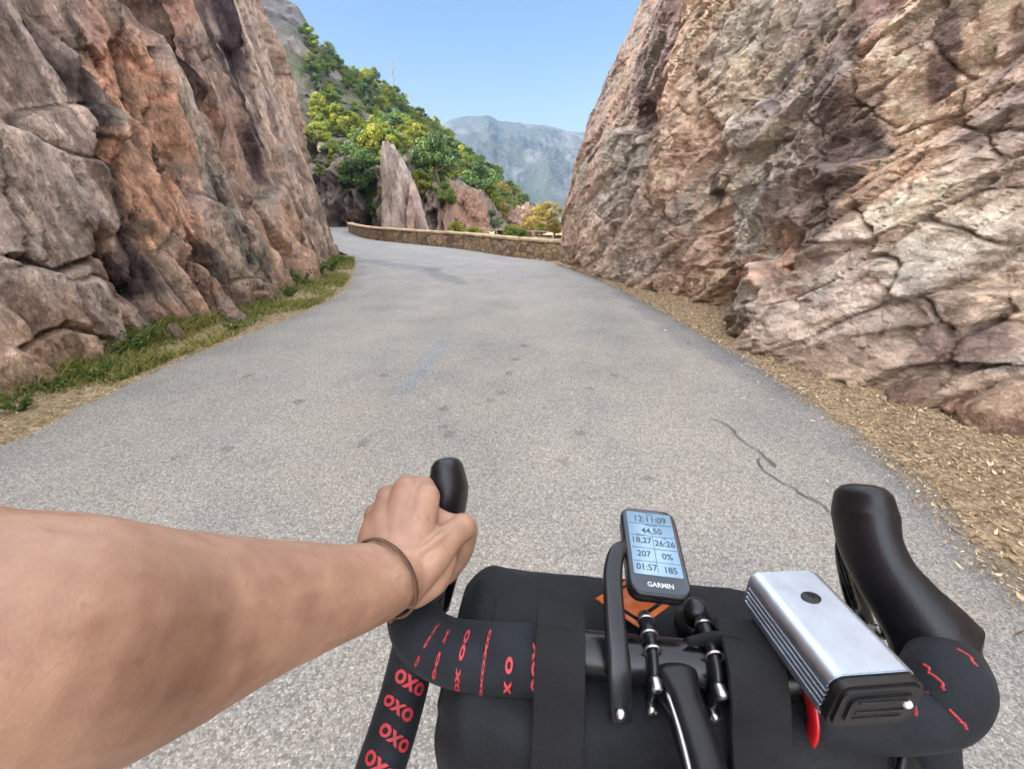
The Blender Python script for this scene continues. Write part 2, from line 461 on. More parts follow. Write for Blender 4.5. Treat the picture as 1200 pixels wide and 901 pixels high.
def left_disp(S, H, ids, edge):
    w1 = fbm(S * .8, H * .35, 3, 3, .4); w2 = fbm(S * 1.8, H * .7, 3, 8, .4)
    a, b = rot_an(S + .22 * w1, H + .3 * w1, 15, 0.85, 4.5)
    v1 = voro(a, b, 21, 2.4, .8, 70)
    a, b = rot_an(S + .08 * w2 + .08 * w1, H + .2 * w2, 18, 0.30, 2.4)
    v2 = voro(a, b, 31, 2.4, 1.0, 40)
    a, b = rot_an(S + .03 * fbm(S * 4, H * 2, 2, 9, .4), H + .1 * w2, 12, 0.12, 0.75)
    v3 = voro(a, b, 41, 2.4, 1.4, 22)
    a, b = rot_an(S + .015 * fbm(S * 14, H * 12, 2, 19, .5), H, 22, 0.05, 0.16)
    v4 = voro(a, b, 43, 2.4, 2.0, 14)
    flat = np.isin(ids, [0, 1, 2, 3, 4]) * 0.5            # the massive pale block is less broken
    k1, k2, k3 = 1 - flat, 1 - flat * .8, 1 - flat * .5
    D = k1 * 0.30 * v1['h'] + k2 * 0.15 * v2['h'] + k3 * 0.055 * v3['h'] + k3 * 0.018 * v4['h']
    D = D + 0.06 * fbm(S * .45, H * .35, 2, 51) + 0.014 * fbm(S * 3, H * 1.6, 6, 52, .66) + 0.008 * fbm(S * 18, H * 14, 4, 53, .65)
    D = D - 0.07 * sstep(.80, .95, ridged(S * 1.1 + .5 * w2, H * .16, 3, 54)) * k1
    gate = sstep(-.15, .25, fbm(S * 1.3, H * .8, 3, 57))
    notch = joints(S, H, LP, LJ)
    D = D - .13 * notch
    cr = notch + (1 - sstep(0.0, 0.035, v1['d'])) * k1 + (.35 + .65 * gate) * (1 - sstep(0.0, 0.055, v2['d'])) * k2 + .5 * gate * (1 - sstep(0, .07, v3['d']))
    ce = 1 - sstep(0.0, 0.07, edge)
    D = D - 0.03 * cr - 0.05 * ce
    return D, np.clip(cr + ce, 0, 1.4)
def stain(col, m, c):
    return col * (1 - m[..., None]) + np.array(c) * m[..., None]
def streaks(col, S, H, path, L):
    for pix, w, c, a in L:
        q = [path.pix(*p) for p in pix]; q = np.array([v for v in q if v])
        m = np.full(S.shape, 9.)
        for (s0, h0), (s1, h1) in zip(q[:-1], q[1:]):
            dx, dy = s1 - s0, h1 - h0; t = np.clip(((S - s0) * dx + (H - h0) * dy) / (dx * dx + dy * dy), 0, 1)
            m = np.minimum(m, np.hypot(S - s0 - dx * t, H - h0 - dy * t))
        m = m + w * 1.1 * fbm(S * 2.2 / max(w * 3, .4), H * .9, 5, 77, .6) + w * .5 * fbm(S * 9, H * 3, 4, 78, .6)
        col = stain(col, a * (1 - sstep(w * .25, w, m)), lin(*c))
    return col
LSTR = [([(300, -40), (314, 50), (322, 140)], .75, (72, 56, 62), .9), ([(290, 20), (300, 90), (318, 200)], .25, (84, 66, 66), .8), ([(112, 40), (126, 140), (146, 260), (165, 340)], .15, (78, 64, 62), .85),
        ([(228, -20), (236, 90), (252, 200), (288, 300)], .16, (84, 66, 60), .8), ([(165, -20), (182, 120), (212, 260)], .07, (92, 70, 60), .8), ([(140, 300), (165, 380), (180, 400)], .16, (88, 76, 74), .75),
        ([(250, 230), (275, 290), (300, 310)], .22, (96, 94, 86), .7), ([(335, 60), (345, 180), (352, 250)], .2, (104, 84, 80), .6), ([(60, 30), (95, 100)], .12, (96, 80, 76), .7)]
RSTR = [([(992, 40), (972, 110), (1002, 190), (988, 255)], .24, (122, 102, 92), .45), ([(720, 110), (745, 150)], .35, (104, 80, 78), .7), ([(828, 212), (833, 242)], .10, (60, 50, 52), .85), ([(1130, -10), (1108, 50), (1078, 110)], .10, (92, 72, 80), .75),
        ([(905, 120), (935, 60)], .14, (104, 88, 92), .7), ([(920, 380), (960, 370)], .12, (80, 66, 62), .7), ([(1180, 20), (1150, 90)], .14, (104, 90, 96), .6), ([(1140, 410), (1195, 400)], .14, (112, 90, 82), .6), ([(770, 130), (775, 260)], .08, (128, 96, 82), .5)]
def left_col(S, H, base, edge, crack, D):
    n1 = fbm(S * .8, H * .45, 5, 61); n2 = fbm(S * 2.6, H * 1.1, 5, 62, .6); n3 = fbm(S * 9, H * 7, 4, 63, .6)
    c = base * (1 + 0.22 * n1 + 0.30 * n2 + 0.22 * n3)[..., None]
    c = stain(c, 0.5 * sstep(.12, .5, fbm(S * 1.3 + 4, H * .45, 5, 64, .6)), lin(192, 152, 126, 1.1))
    c = stain(c, 0.55 * sstep(.12, .42, fbm(S * 1.9, H * 1.2, 5, 65, .6)), lin(172, 156, 148, 1.15))
    a, b = rot_an(S, H, 14, .5, 4.5)
    c = stain(c, 0.60 * sstep(.18, .36, fbm(a, b, 5, 66, .62)), lin(82, 66, 60))      # dark varnish running down the joints
    c = stain(c, 0.45 * sstep(.22, .4, fbm(S * 2.2 + 9, H * 2.0, 4, 67)), lin(124, 122, 106))
    c = streaks(c, S, H, LP, LSTR)
    c = c * (1 - 0.5 * np.clip(crack, 0, 1))[..., None]
    c = stain(c, 0.5 * (1 - sstep(0.0, 0.55, H + 0.25 * n2)), lin(120, 98, 76))
    return np.clip(c, 0.012, 0.8)
left = cliff("left_cliff", LP, 1, LS, left_disp, lambda S, H: 0.14 * np.maximum(H, 0) ** 1.0 + 0.0 * S,
             lambda s: np.interp(s, [0, 9, 22, 27, 32, 60, 90], [10.5, 11.5, 12, 12, 11, 9, 8]) + 0.8 * fbm(s * .4, s * 0, 3, 5),
             ROCK_L, left_col, shear=0.22)
tag(left, kind='structure')

# ---------------------------------------------------------------- right cliff
RP = Path2([(4.4, -9), (4.0, -3), (3.95, 0.5), (3.75, 2.2), (3.45, 3.2), (3.2, 4.1), (3.15, 4.8), (3.1, 5.9), (2.72, 7.2), (2.35, 8.4),
            (1.85, 9.9), (1.38, 12.0), (1.6, 13.3), (3.2, 14.6), (8, 16), (16, 17)])
RS = mkseeds(RP, [
    (668, 220, 0.0, 0, 0, 1.2, 2.0, 0, (170, 132, 108)),
    (690, 150, 0.05, 0, 0, 1.0, 1.2, 10, (178, 140, 112)),
    (735, 60, 0.05, 0, 0, 1.0, 1.3, 20, (150, 116, 104)),
    (725, 200, 0.22, 0, 0.1, 1.2, 1.0, 10, (172, 156, 142)),
    (745, 270, 0.12, 0, 0, 1.0, 0.9, 0, (166, 140, 122)),
    (700, 290, 0.18, 0, 0, 1.0, 0.7, 0, (178, 144, 118)),
    (735, 140, -0.06, 0, 0, 0.6, 0.35, 10, (120, 92, 84)),
    (790, 110, 0.12, -0.1, 0, 0.8, 2.2, -6, (204, 160, 122)),
    (815, 40, 0.10, -0.1, 0, 0.7, 1.4, -6, (198, 156, 124)),
    (810, 210, 0.05, 0, 0, 0.7, 1.3, -6, (196, 154, 126)),
    (810, 310, 0.16, 0, 0, 0.7, 0.6, 0, (186, 146, 116)),
    (850, 60, 0.20, 0.1, 0, 0.6, 1.2, -8, (186, 170, 150)),
    (880, 160, 0.30, 0.05, 0.05, 0.55, 0.9, -20, (176, 160, 146)),
    (900, 70, 0.16, 0, 0, 0.6, 0.7, -30, (162, 142, 130)),
    (893, 240, 0.26, 0, 0.1, 0.35, 0.75, -4, (188, 178, 164)),
    (930, 180, 0.22, 0, 0, 0.5, 0.8, -25, (150, 132, 124)),
    (975, 90, 0.20, 0, 0, 0.4, 0.7, -20, (134, 112, 104)),
    (1000, 200, 0.20, -0.05, 0, 0.25, 0.8, -6, (110, 90, 84)),
    (970, 260, 0.20, -0.05, 0, 0.35, 0.45, -20, (140, 116, 106)),
    (950, 290, 0.08, 0, 0, 0.4, 0.3, 0, (184, 140, 110)),
    (1010, 20, 0.1, 0, 0, 0.5, 0.5, -35, (168, 128, 116)),
    (1060, 90, 0.20, 0.05, 0.05, 0.5, 0.7, -35, (206, 166, 128)),
    (1130, 40, 0.22, 0, 0.1, 0.5, 0.5, -35, (196, 160, 130)),
    (1050, 190, 0.18, 0, -0.05, 0.5, 0.35, -35, (200, 156, 118)),
    (1100, 210, 0.18, 0, 0.0, 0.55, 0.5, -35, (206, 178, 146)),
    (1180, 120, 0.20, 0, 0.05, 0.5, 0.6, -40, (160, 138, 126)),
    (1010, 300, 0.34, 0.1, -0.35, 0.42, 0.35, -42, (178, 154, 138)),
    (1060, 330, 0.40, 0, -0.5, 0.7, 0.28, -42, (190, 164, 144)),
    (1120, 300, 0.36, 0.0, -0.45, 0.8, 0.35, -38, (172, 162, 146)),
    (1180, 260, 0.28, 0.0, -0.4, 0.6, 0.35, -38, (186, 170, 148)),
    (1110, 400, 0.56, 0.0, -0.5, 0.7, 0.35, -20, (172, 146, 122)),
    (1180, 390, 0.50, 0.0, -0.5, 0.6, 0.4, -25, (150, 124, 112)),
    (1170, 450, 0.52, 0.0, -0.4, 0.6, 0.3, 0, (176, 146, 118)),
    (925, 345, 0.50, -0.3, -0.1, 0.30, 0.34, -15, (160, 142, 128)),
    (880, 350, 0.12, 0, 0, 0.4, 0.35, 0, (180, 140, 112)),
    (1400, 200, 0.2, 0, 0, 1.2, 1.2, -35, (190, 160, 130)), (1700, 300, 0.2, 0, 0, 1.4, 1.4, -35, (170, 146, 126)),
])
for q in RS: q['c'] = .82 * q['c'] + .18 * float(np.mean(q['c'])) + .01
def right_disp(S, H, ids, edge):
    w1 = fbm(S * .8, H * .8, 3, 103, .45); w2 = fbm(S * 2.4, H * 2.4, 3, 108, .45)
    a, b = rot_an(S + .22 * w1, H + .2 * w1, -40, 1.6, 0.6)
    v1 = voro(a, b, 121, 1.8, 2.2, 60)
    a, b = rot_an(S + .09 * w2, H + .08 * w2, -34, 0.75, 0.24)
    v2 = voro(a, b, 131, 1.8, 2.2, 36)
    a, b = rot_an(S + .025 * fbm(S * 5, H * 5, 3, 109, .45), H + .02 * w2, -44, 0.30, 0.11)
    v3 = voro(a, b, 141, 1.8, 2.0, 22)
    a, b = rot_an(S + .012 * fbm(S * 14, H * 14, 3, 119, .5), H, -30, 0.11, 0.05)
    v4 = voro(a, b, 143, 2.2, 2.2, 14)
    slab = np.isin(ids, [26, 27, 28, 29, 30]) * 0.5
    k1 = 1 - slab
    D = k1 * 0.19 * v1['h'] + k1 * 0.10 * v2['h'] + (1 - slab * .5) * 0.055 * v3['h'] + 0.020 * v4['h']
    D = D + 0.16 * fbm(S * .45, H * .45, 2, 151) + 0.015 * fbm(S * 2.6, H * 3, 6, 152, .66) + 0.008 * fbm(S * 17, H * 17, 4, 153, .65)
    gate = sstep(-.15, .25, fbm(S * 1.3, H * 1.3, 3, 157))
    cr = (1 - sstep(0.0, 0.035, v1['d'])) * k1 + (.3 + .7 * gate) * (1 - sstep(0.0, 0.055, v2['d'])) * k1 + .5 * gate * (1 - sstep(0, .07, v3['d']))
    ce = 1 - sstep(0.0, 0.06, edge)
    D = D - 0.025 * cr - 0.04 * ce
    D = D * (1 - .5 * sstep(17.5, 20.5, S))
    return D, np.clip(cr * .8 + ce, 0, 1.4)
def right_col(S, H, base, edge, crack, D):
    n1 = fbm(S * .8, H * .8, 5, 161); n2 = fbm(S * 2.6, H * 2.6, 5, 162, .6); n3 = fbm(S * 10, H * 10, 4, 163, .6)
    c = base * (1 + 0.20 * n1 + 0.28 * n2 + 0.22 * n3)[..., None]
    a, b = rot_an(S, H, -36, 1.6, .5)
    c = stain(c, 0.55 * sstep(.10, .42, fbm(a, b, 5, 164, .6)), lin(208, 182, 150, 1.15))
    c = stain(c, 0.60 * sstep(.10, .40, fbm(a * 1.4 + 3, b * 1.4, 5, 165, .6)), lin(190, 180, 166, 1.1))
    c = stain(c, 0.42 * sstep(.20, .42, fbm(a * 1.1 + 13, b * .9, 5, 166, .62)), lin(114, 96, 86))
    c = stain(c, 0.45 * sstep(.2, .42, fbm(S * 1.4 + 9, H * 1.4, 4, 167)), lin(166, 158, 144))
    c = streaks(c, S, H, RP, RSTR)
    c = c * (1 - 0.46 * np.clip(crack, 0, 1))[..., None]
    c = stain(c, 0.45 * (1 - sstep(0.0, 0.5, H + 0.25 * n2)), lin(150, 122, 92))
    return np.clip(c, 0.012, 0.85)
def right_lean(S, H):
    far = sstep(16.5, 20.5, S)
    near = 1 - sstep(11.0, 14.0, S)
    h = np.maximum(H, 0)
    return 0.10 * h + far * 0.075 * np.maximum(h - 1.2, 0) ** 1.75 + near * 0.10 * h
right = cliff("right_cliff", RP, -1, RS, right_disp, right_lean,
              lambda s: np.interp(s, [0, 10, 16, 21, 24, 40], [5.2, 5.6, 6.4, 7.4, 7.4, 6]) + 0.5 * fbm(s * .5, s * 0, 3, 6),
              ROCK_R, right_col)
tag(right, kind='structure')

# ================================================================== ROAD
LE = Path2([(-3.35, -10), (-3.2, -3), (-3.15, 0), (-3.17, 2.3), (-3.25, 3.4), (-3.2, 4.4), (-3.05, 5.8), (-3.0, 7.4), (-3.75, 10.4), (-5.1, 14.0), (-8.8, 20.0), (-14.0, 30), (-19.5, 41.5), (-32, 60)])
RE = Path2([(1.7, -10), (1.85, -3), (1.95, 0), (2.05, 1.26), (2.25, 2.0), (2.36, 2.9), (2.4, 3.7), (2.34, 4.9), (2.2, 7.0), (1.85, 10.0), (1.0, 12.6), (-0.15, 14.0), (-1.98, 16.8), (-4.5, 19.5), (-7.55, 23.2), (-11.1, 30.8), (-15.2, 41), (-28, 60)])
def road_material():
    m, n, l, b = new_mat("asphalt_chippings")
    at = N(n, "ShaderNodeAttribute", attribute_name="Col")
    tc = n.new("ShaderNodeTexCoord")
    v = N(n, "ShaderNodeTexVoronoi", Scale=150.0, Randomness=1.0)
    v2 = N(n, "ShaderNodeTexVoronoi", Scale=150.0, Randomness=1.0, feature='DISTANCE_TO_EDGE')
    nz = N(n, "ShaderNodeTexNoise", Scale=1.3, Detail=7.0, Roughness=0.62)
    nf = N(n, "ShaderNodeTexNoise", Scale=45.0, Detail=5.0, Roughness=0.7)
    for q in (v, v2, nz, nf): l.new(tc.outputs['Object'], q.inputs['Vector'])
    sp = n.new("ShaderNodeSeparateColor"); l.new(v.outputs['Color'], sp.inputs[0])
    r = ramp(n, [(0.0, (0.34, 0.33, 0.32)), (0.25, (0.66, 0.65, 0.63)), (0.6, (1.02, 1.0, 0.98)), (0.88, (1.34, 1.32, 1.28)), (1.0, (1.85, 1.83, 1.78))])
    l.new(sp.outputs[0], r.inputs['Fac'])
    e = ramp(n, [(0.0, (0.32, 0.31, 0.30)), (0.14, (1, 1, 1))]); l.new(v2.outputs['Distance'], e.inputs['Fac'])
    r2 = ramp(n, [(0.3, (0.84, 0.85, 0.88)), (0.5, (1, 1, 1)), (0.7, (1.12, 1.09, 1.05))]); l.new(nz.outputs['Fac'], r2.inputs['Fac'])
    r3 = ramp(n, [(0.3, (0.72, 0.72, 0.72)), (0.7, (1.25, 1.25, 1.25))]); l.new(nf.outputs['Fac'], r3.inputs['Fac'])
    x = at.outputs['Color']
    for q, f in ((r, 0.64), (e, 0.45), (r2, 1.0), (r3, 0.6)):
        mx = N(n, "ShaderNodeMix", data_type='RGBA', blend_type='MULTIPLY'); mx.inputs[0].default_value = f
        l.new(x, mx.inputs[6]); l.new(q.outputs[0], mx.inputs[7]); x = mx.outputs[2]
    l.new(x, b.inputs['Base Color'])
    b.inputs['Roughness'].default_value = 0.9
    b.inputs['Specular IOR Level'].default_value = 0.2
    ad = N(n, "ShaderNodeMath", operation='ADD'); l.new(v2.outputs['Distance'], ad.inputs[0])
    m2 = N(n, "ShaderNodeMath", operation='MULTIPLY'); m2.inputs[1].default_value = 0.5; l.new(sp.outputs[1], m2.inputs[0]); l.new(m2.outputs[0], ad.inputs[1])
    bp = N(n, "ShaderNodeBump", Strength=0.8, Distance=0.004); l.new(ad.outputs[0], bp.inputs['Height']); l.new(bp.outputs[0], b.inputs['Normal'])
    return m
def match_stations(A, B, n=900):
    # pair points of both edges by fraction of index between matching control points
    ta = np.linspace(0, 1, n)
    w = np.interp(ta, [0, .12, .62, .85, 1], [0, .135, .30, .55, 1])
    return A.at(w * A.S[-1]), w
def road_mesh():
    nu = 620
    yL = np.concatenate([np.linspace(-10, 0, 20, endpoint=False), np.linspace(0, 14, nu), np.linspace(14, 60, 90)[1:]])
    def at_y(P, y):
        return np.stack([np.interp(y, P.P[:, 1], P.P[:, 0]), y], -1)
    A = at_y(LE, yL)
    # right edge: same y near the rider, lagging behind round the bend
    yR = np.where(yL < 8, yL, 8 + (yL - 8) * 1.0)
    B = at_y(RE, yR)
    q = np.linspace(0, 1, 170)
    A = A.copy(); B = B.copy()
    jit = 0.05 * fbm(yL * 2.2, yL * 0, 4, 71, .6) + 0.03 * fbm(yL * 9, yL * 0, 3, 72)
    A[:, 0] += jit; B[:, 0] += 0.10 * fbm(yL * 1.5, yL * 0 + 5, 5, 73, .6) * (yL < 11)
    X = A[:, None, :] * (1 - q[None, :, None]) + B[:, None, :] * q[None, :, None]
    x, y = X[..., 0], X[..., 1]
    z = 0.006 * fbm(x * .8, y * .8, 3, 74) - 0.012 * (np.abs(q - .5) * 2)[None, :] ** 6
    base = np.array(lin(169, 163, 154))
    c = np.repeat(np.repeat(base[None, None, :], x.shape[0], 0), x.shape[1], 1)
    c = c * (1 + 0.10 * fbm(x * .6, y * .25, 4, 75))[..., None]
    for tq, tw in ((.30, .07), (.66, .08)):                                          # polished wheel tracks
        c = c * (1 + .07 * np.exp(-((q[None, :] - tq + .01 * np.sin(y * .5)) / tw) ** 2) * (1 + .5 * fbm(x * 2, y * .5, 3, 82)))[..., None]
    c = stain(c, 0.25 * sstep(.12, .4, fbm(x * .9 + 5, y * .4, 5, 83, .6)), lin(146, 143, 138))
    c = stain(c, 0.30 * sstep(5.5, 13, y), lin(164, 166, 172))                       # blends to a cooler grey towards the bend
    eR = (1 - q)[None, :] * np.linalg.norm(B - A, axis=1)[:, None]
    eL = q[None, :] * np.linalg.norm(B - A, axis=1)[:, None]
    c = stain(c, 0.65 * (1 - sstep(0.02, 0.5, eR + .25 * fbm(x * 2, y * .8, 4, 76))) * (y < 11), lin(112, 114, 120))
    c = stain(c, 0.45 * (1 - sstep(0.0, 0.35, eL + .25 * fbm(x * 2, y * .8, 4, 77))), lin(134, 130, 122))
    c = stain(c, 0.50 * (1 - sstep(0.02, 0.16, eR + .14 * fbm(x * 5, y * 3, 4, 79))) * (y < 11), lin(150, 128, 92))
    # bluish worn streak, dark worn line of the bend, tar spots
    def seg(px1, px2, w):
        a, b_ = gp(*px1), gp(*px2); d = b_ - a; L2 = d.length_squared
        t = np.clip(((x - a.x) * d.x + (y - a.y) * d.y) / L2, 0, 1)
        r = np.hypot(x - a.x - d.x * t, y - a.y - d.y * t)
        return 1 - sstep(w * .3, w, r + w * .7 * fbm(x * 5, y * 3, 4, 78))
    c = stain(c, 0.42 * seg((472, 460), (520, 400), 0.10), lin(142, 155, 166))
    c = stain(c, 0.3 * seg((520, 400), (535, 350), 0.07), lin(150, 155, 160))
    c = stain(c, 0.45 * seg((430, 305), (500, 316), 0.5), lin(118, 124, 134))
    c = stain(c, 0.45 * seg((500, 316), (540, 332), 0.3), lin(118, 122, 130))
    c = stain(c, 0.40 * seg((740, 350), (850, 420), 0.25), lin(116, 118, 124))
    for (px, py, r_) in [(598, 437, .05), (603, 421, .05), (586, 460, .04), (575, 468, .035), (680, 507, .04), (520, 478, .05), (526, 508, .045), (424, 519, .05), (268, 526, .04), (520, 500, .03), (560, 420, .04),
                         (690, 455, .04), (615, 405, .05), (350, 470, .05), (290, 440, .05), (660, 540, .03), (760, 560, .03), (720, 440, .04), (450, 440, .05), (205, 535, .04)]:
        g = gp(px, py)
        c = stain(c, 0.5 * (1 - sstep(r_ * .5, r_, np.hypot(x - g.x, (y - g.y) * .8) + r_ * .5 * fbm(x * 18, y * 18, 3, 80))), lin(104, 100, 98))
    V = np.stack([x, y, z], -1).reshape(-1, 3)
    F = grid_faces(*x.shape, flip=True)
    return mk_mesh("road", V, F, True, c.reshape(-1, 3) * 0.86)
road = link_mesh("road", road_mesh(), road_material())
tag(road, kind='structure')

# hairline cracks as thin dark strips let into the surface
def ribbon(pts, w0, zoff, seed, close_ends=True):
    P = catmull([(p.x, p.y) for p in pts], 14)
    t = np.gradient(P, axis=0); t /= np.linalg.norm(t, axis=1, keepdims=True)
    nn = np.stack([-t[:, 1], t[:, 0]], -1)
    u = np.linspace(0, 1, len(P))
    P = P + nn * (0.022 * fbm(u * 9, u * 0 + seed, 4, seed, .7))[:, None]
    w = w0 * (0.55 + 0.6 * vnoise(u * 20, u * 0, seed + 3)) * np.minimum(1, 10 * np.minimum(u, 1 - u) + .08)
    V = np.concatenate([P + nn * w[:, None], P - nn * w[:, None]])
    V = np.concatenate([V, np.full((len(V), 1), zoff)], 1)
    n_ = len(P); i = np.arange(n_ - 1)
    return V, np.stack([i, i + n_, i + n_ + 1, i + 1], 1)[:, ::-1]
CRK = simple_mat("crack_tar", (0.10, 0.095, 0.09), 0.9)
for k, L in enumerate([[(833, 491), (850, 497), (866, 512), (880, 524), (900, 537), (907, 546), (898, 541)],
                       [(893, 534), (890, 547), (912, 562), (935, 576), (958, 588), (975, 604)]]):
    V, F = ribbon([gp(*q) for q in L], 0.0055, 0.006, 200 + k)
    link_mesh("crack", mk_mesh("crack", V, F, False), CRK, road)

# ================================================================== VERGES AND GROUND
def soil_mat(name, c1, c2, c3, sc=14.0):
    m, n, l, b = new_mat(name)
    tc = n.new("ShaderNodeTexCoord")
    a = N(n, "ShaderNodeTexNoise", Scale=sc, Detail=8.0, Roughness=0.7); d = N(n, "ShaderNodeTexVoronoi", Scale=70.0)
    l.new(tc.outputs['Object'], a.inputs['Vector']); l.new(tc.outputs['Object'], d.inputs['Vector'])
    r = ramp(n, [(0.3, c1), (0.5, c2), (0.72, c3)]); l.new(a.outputs['Fac'], r.inputs['Fac'])
    sp = n.new("ShaderNodeSeparateColor"); l.new(d.outputs['Color'], sp.inputs[0])
    r2 = ramp(n, [(0, (.6, .6, .6)), (1, (1.35, 1.35, 1.35))]); l.new(sp.outputs[0], r2.inputs['Fac'])
    mx = N(n, "ShaderNodeMix", data_type='RGBA', blend_type='MULTIPLY'); mx.inputs[0].default_value = 1
    l.new(r.outputs[0], mx.inputs[6]); l.new(r2.outputs[0], mx.inputs[7]); l.new(mx.outputs[2], b.inputs['Base Color'])
    b.inputs['Roughness'].default_value = 0.95; b.inputs['Specular IOR Level'].default_value = 0.1
    bp = N(n, "ShaderNodeBump", Strength=1, Distance=0.02); l.new(a.outputs['Fac'], bp.inputs['Height']); l.new(bp.outputs[0], b.inputs['Normal'])
    return m
SOIL_L = soil_mat("verge_soil", lin(98, 86, 64), lin(138, 120, 92), lin(166, 148, 116))
SOIL_R = soil_mat("litter_soil", lin(110, 92, 72), lin(150, 130, 104), lin(178, 158, 130))
def verge(name, E, C, inset, mat, seed, y0=-9.5, y1=14.0, rise=0.10):
    y = np.concatenate([np.linspace(y0, 0, 40, endpoint=False), np.linspace(0, y1, 360)])
    xe = np.interp(y, E.P[:, 1], E.P[:, 0]); xc = np.interp(y, C.P[:, 1], C.P[:, 0])
    sg = np.full(len(y), 1.0 if E.P[0, 0] > 0 else -1.0)
    xe = xe - sg * inset; xc = np.where(sg * (xc - xe) > .3, xc, xe + sg * .3) + sg * 0.7
    q = np.linspace(0, 1, 60)
    x = xe[:, None] * (1 - q) + xc[:, None] * q; Y = np.repeat(y[:, None], len(q), 1)
    d = np.abs(x - xe[:, None])
    z = -0.02 + 0.028 * sstep(0.02, 0.22, d + .12 * fbm(x * 3, Y * 2, 4, seed + 4)) + rise * sstep(0.3, 1.5, d) + 0.05 * sstep(.1, .4, d) * fbm(x * 2.2, Y * 2.2, 5, seed, .6) + 0.012 * sstep(.05, .2, d) * fbm(x * 14, Y * 14, 3, seed + 2)
    V = np.stack([x, Y, z], -1).reshape(-1, 3)
    o = link_mesh(name, mk_mesh(name, V, grid_faces(*x.shape, flip=(sg[0] > 0))), mat)
    tag(o, kind='structure')
    def zat(px_, py_):
        i = int(np.clip(np.searchsorted(y, py_), 1, len(y) - 1)); a = xe[i]; b_ = xc[i]
        j = int(np.clip((px_ - a) / (b_ - a) * (len(q) - 1), 0, len(q) - 1))
        return z[i, j]
    return o, zat
vl, grass_z = verge("left_verge", LE, LP, 0.06, SOIL_L, 301)
vr, litter_z = verge("right_verge", RE, RP, 0.10, SOIL_R, 311, y1=12.5, rise=0.06)

GR = soil_mat("ground_earth", lin(120, 100, 76), lin(150, 130, 100), lin(150, 140, 100), 0.8)
def ground():
    r = np.concatenate([[0], np.geomspace(3, 2400, 60)]); a = np.linspace(0, 2 * np.pi, 97)
    R_, A_ = np.meshgrid(r, a, indexing='ij')
    x, y = R_ * np.sin(A_), R_ * np.cos(A_)
    z = -0.12 - 5.0 * sstep(60, 160, R_) * (y > 0) + 2 * sstep(200, 900, R_) * fbm(x * .004, y * .004, 3, 400)
    # the slope drops away outside the parapet
    xe = np.interp(y, RE.P[:, 1], RE.P[:, 0])
    z = z - 2.2 * sstep(0.6, 8, x - xe) * (y > 13.5) * sstep(13.5, 18, y)
    V = np.stack([x, y, z], -1).reshape(-1, 3)
    return mk_mesh("ground", V, grid_faces(*x.shape, flip=False))
g_ = link_mesh("ground", ground(), GR); tag(g_, kind='structure')
# ================================================================== PARAPET WALL
def stone_wall_mat():
    m, n, l, b = new_mat("rubble_masonry")
    tc = n.new("ShaderNodeTexCoord")
    mp = n.new("ShaderNodeMapping"); mp.inputs['Scale'].default_value = (3.2, 3.2, 6.0); l.new(tc.outputs['Object'], mp.inputs['Vector'])
    v = N(n, "ShaderNodeTexVoronoi", Scale=1.0); e = N(n, "ShaderNodeTexVoronoi", Scale=1.0, feature='DISTANCE_TO_EDGE')
    l.new(mp.outputs[0], v.inputs['Vector']); l.new(mp.outputs[0], e.inputs['Vector'])
    sp = n.new("ShaderNodeSeparateColor"); l.new(v.outputs['Color'], sp.inputs[0])
    r = ramp(n, [(0, lin(112, 92, 70)), (.35, lin(150, 124, 94)), (.7, lin(172, 146, 112)), (1, lin(150, 134, 118))]); l.new(sp.outputs[0], r.inputs['Fac'])
    q = ramp(n, [(0, (.42, .4, .38)), (.12, (1, 1, 1))]); l.new(e.outputs['Distance'], q.inputs['Fac'])
    nz = N(n, "ShaderNodeTexNoise", Scale=22.0, Detail=6.0); l.new(tc.outputs['Object'], nz.inputs['Vector'])
    r3 = ramp(n, [(.3, (.7, .7, .7)), (.7, (1.25, 1.25, 1.25))]); l.new(nz.outputs['Fac'], r3.inputs['Fac'])
    x = r.outputs[0]
    for w in (q, r3):
        mx = N(n, "ShaderNodeMix", data_type='RGBA', blend_type='MULTIPLY'); mx.inputs[0].default_value = 1
        l.new(x, mx.inputs[6]); l.new(w.outputs[0], mx.inputs[7]); x = mx.outputs[2]
    l.new(x, b.inputs['Base Color']); b.inputs['Roughness'].default_value = .9
    bp = N(n, "ShaderNodeBump", Strength=1, Distance=.03); l.new(e.outputs['Distance'], bp.inputs['Height']); l.new(bp.outputs[0], b.inputs['Normal'])
    return m
WALLM = stone_wall_mat()
def sweep_box(P, prof, jit=0.0, seed=0):
    """sweep a closed (offset, height) profile along a plan path"""
    t = np.gradient(P, axis=0); t /= np.linalg.norm(t, axis=1, keepdims=True)
    nn = np.stack([t[:, 1], -t[:, 0]], -1)
    k = len(prof); V = []
    u = np.concatenate([[0], np.cumsum(np.linalg.norm(np.diff(P, axis=0), axis=1))])
    for j, (o, h) in enumerate(prof):
        q = P + nn * (o + jit * fbm(u * 4, u * 0 + 3 * j, 3, seed + j))[:, None]
        V.append(np.concatenate([q, (h + (jit * fbm(u * 5, u * 0 + 9 * j, 3, seed + 30 + j) if h > .05 else 0 * u))[:, None]], 1))
    V = np.stack(V, 1).reshape(-1, 3)
    n = len(P); F = []
    for i in range(n - 1):
        for j in range(k):
            F.append((i * k + j, (i + 1) * k + j, (i + 1) * k + (j + 1) % k, i * k + (j + 1) % k))
    F.append(tuple(range(k))); F.append(tuple(range((n - 1) * k, n * k))[::-1])
    return V, F
def off_path(P, o):
    t = np.gradient(P, axis=0); t /= np.linalg.norm(t, axis=1, keepdims=True)
    return P + np.stack([t[:, 1], -t[:, 0]], -1) * o
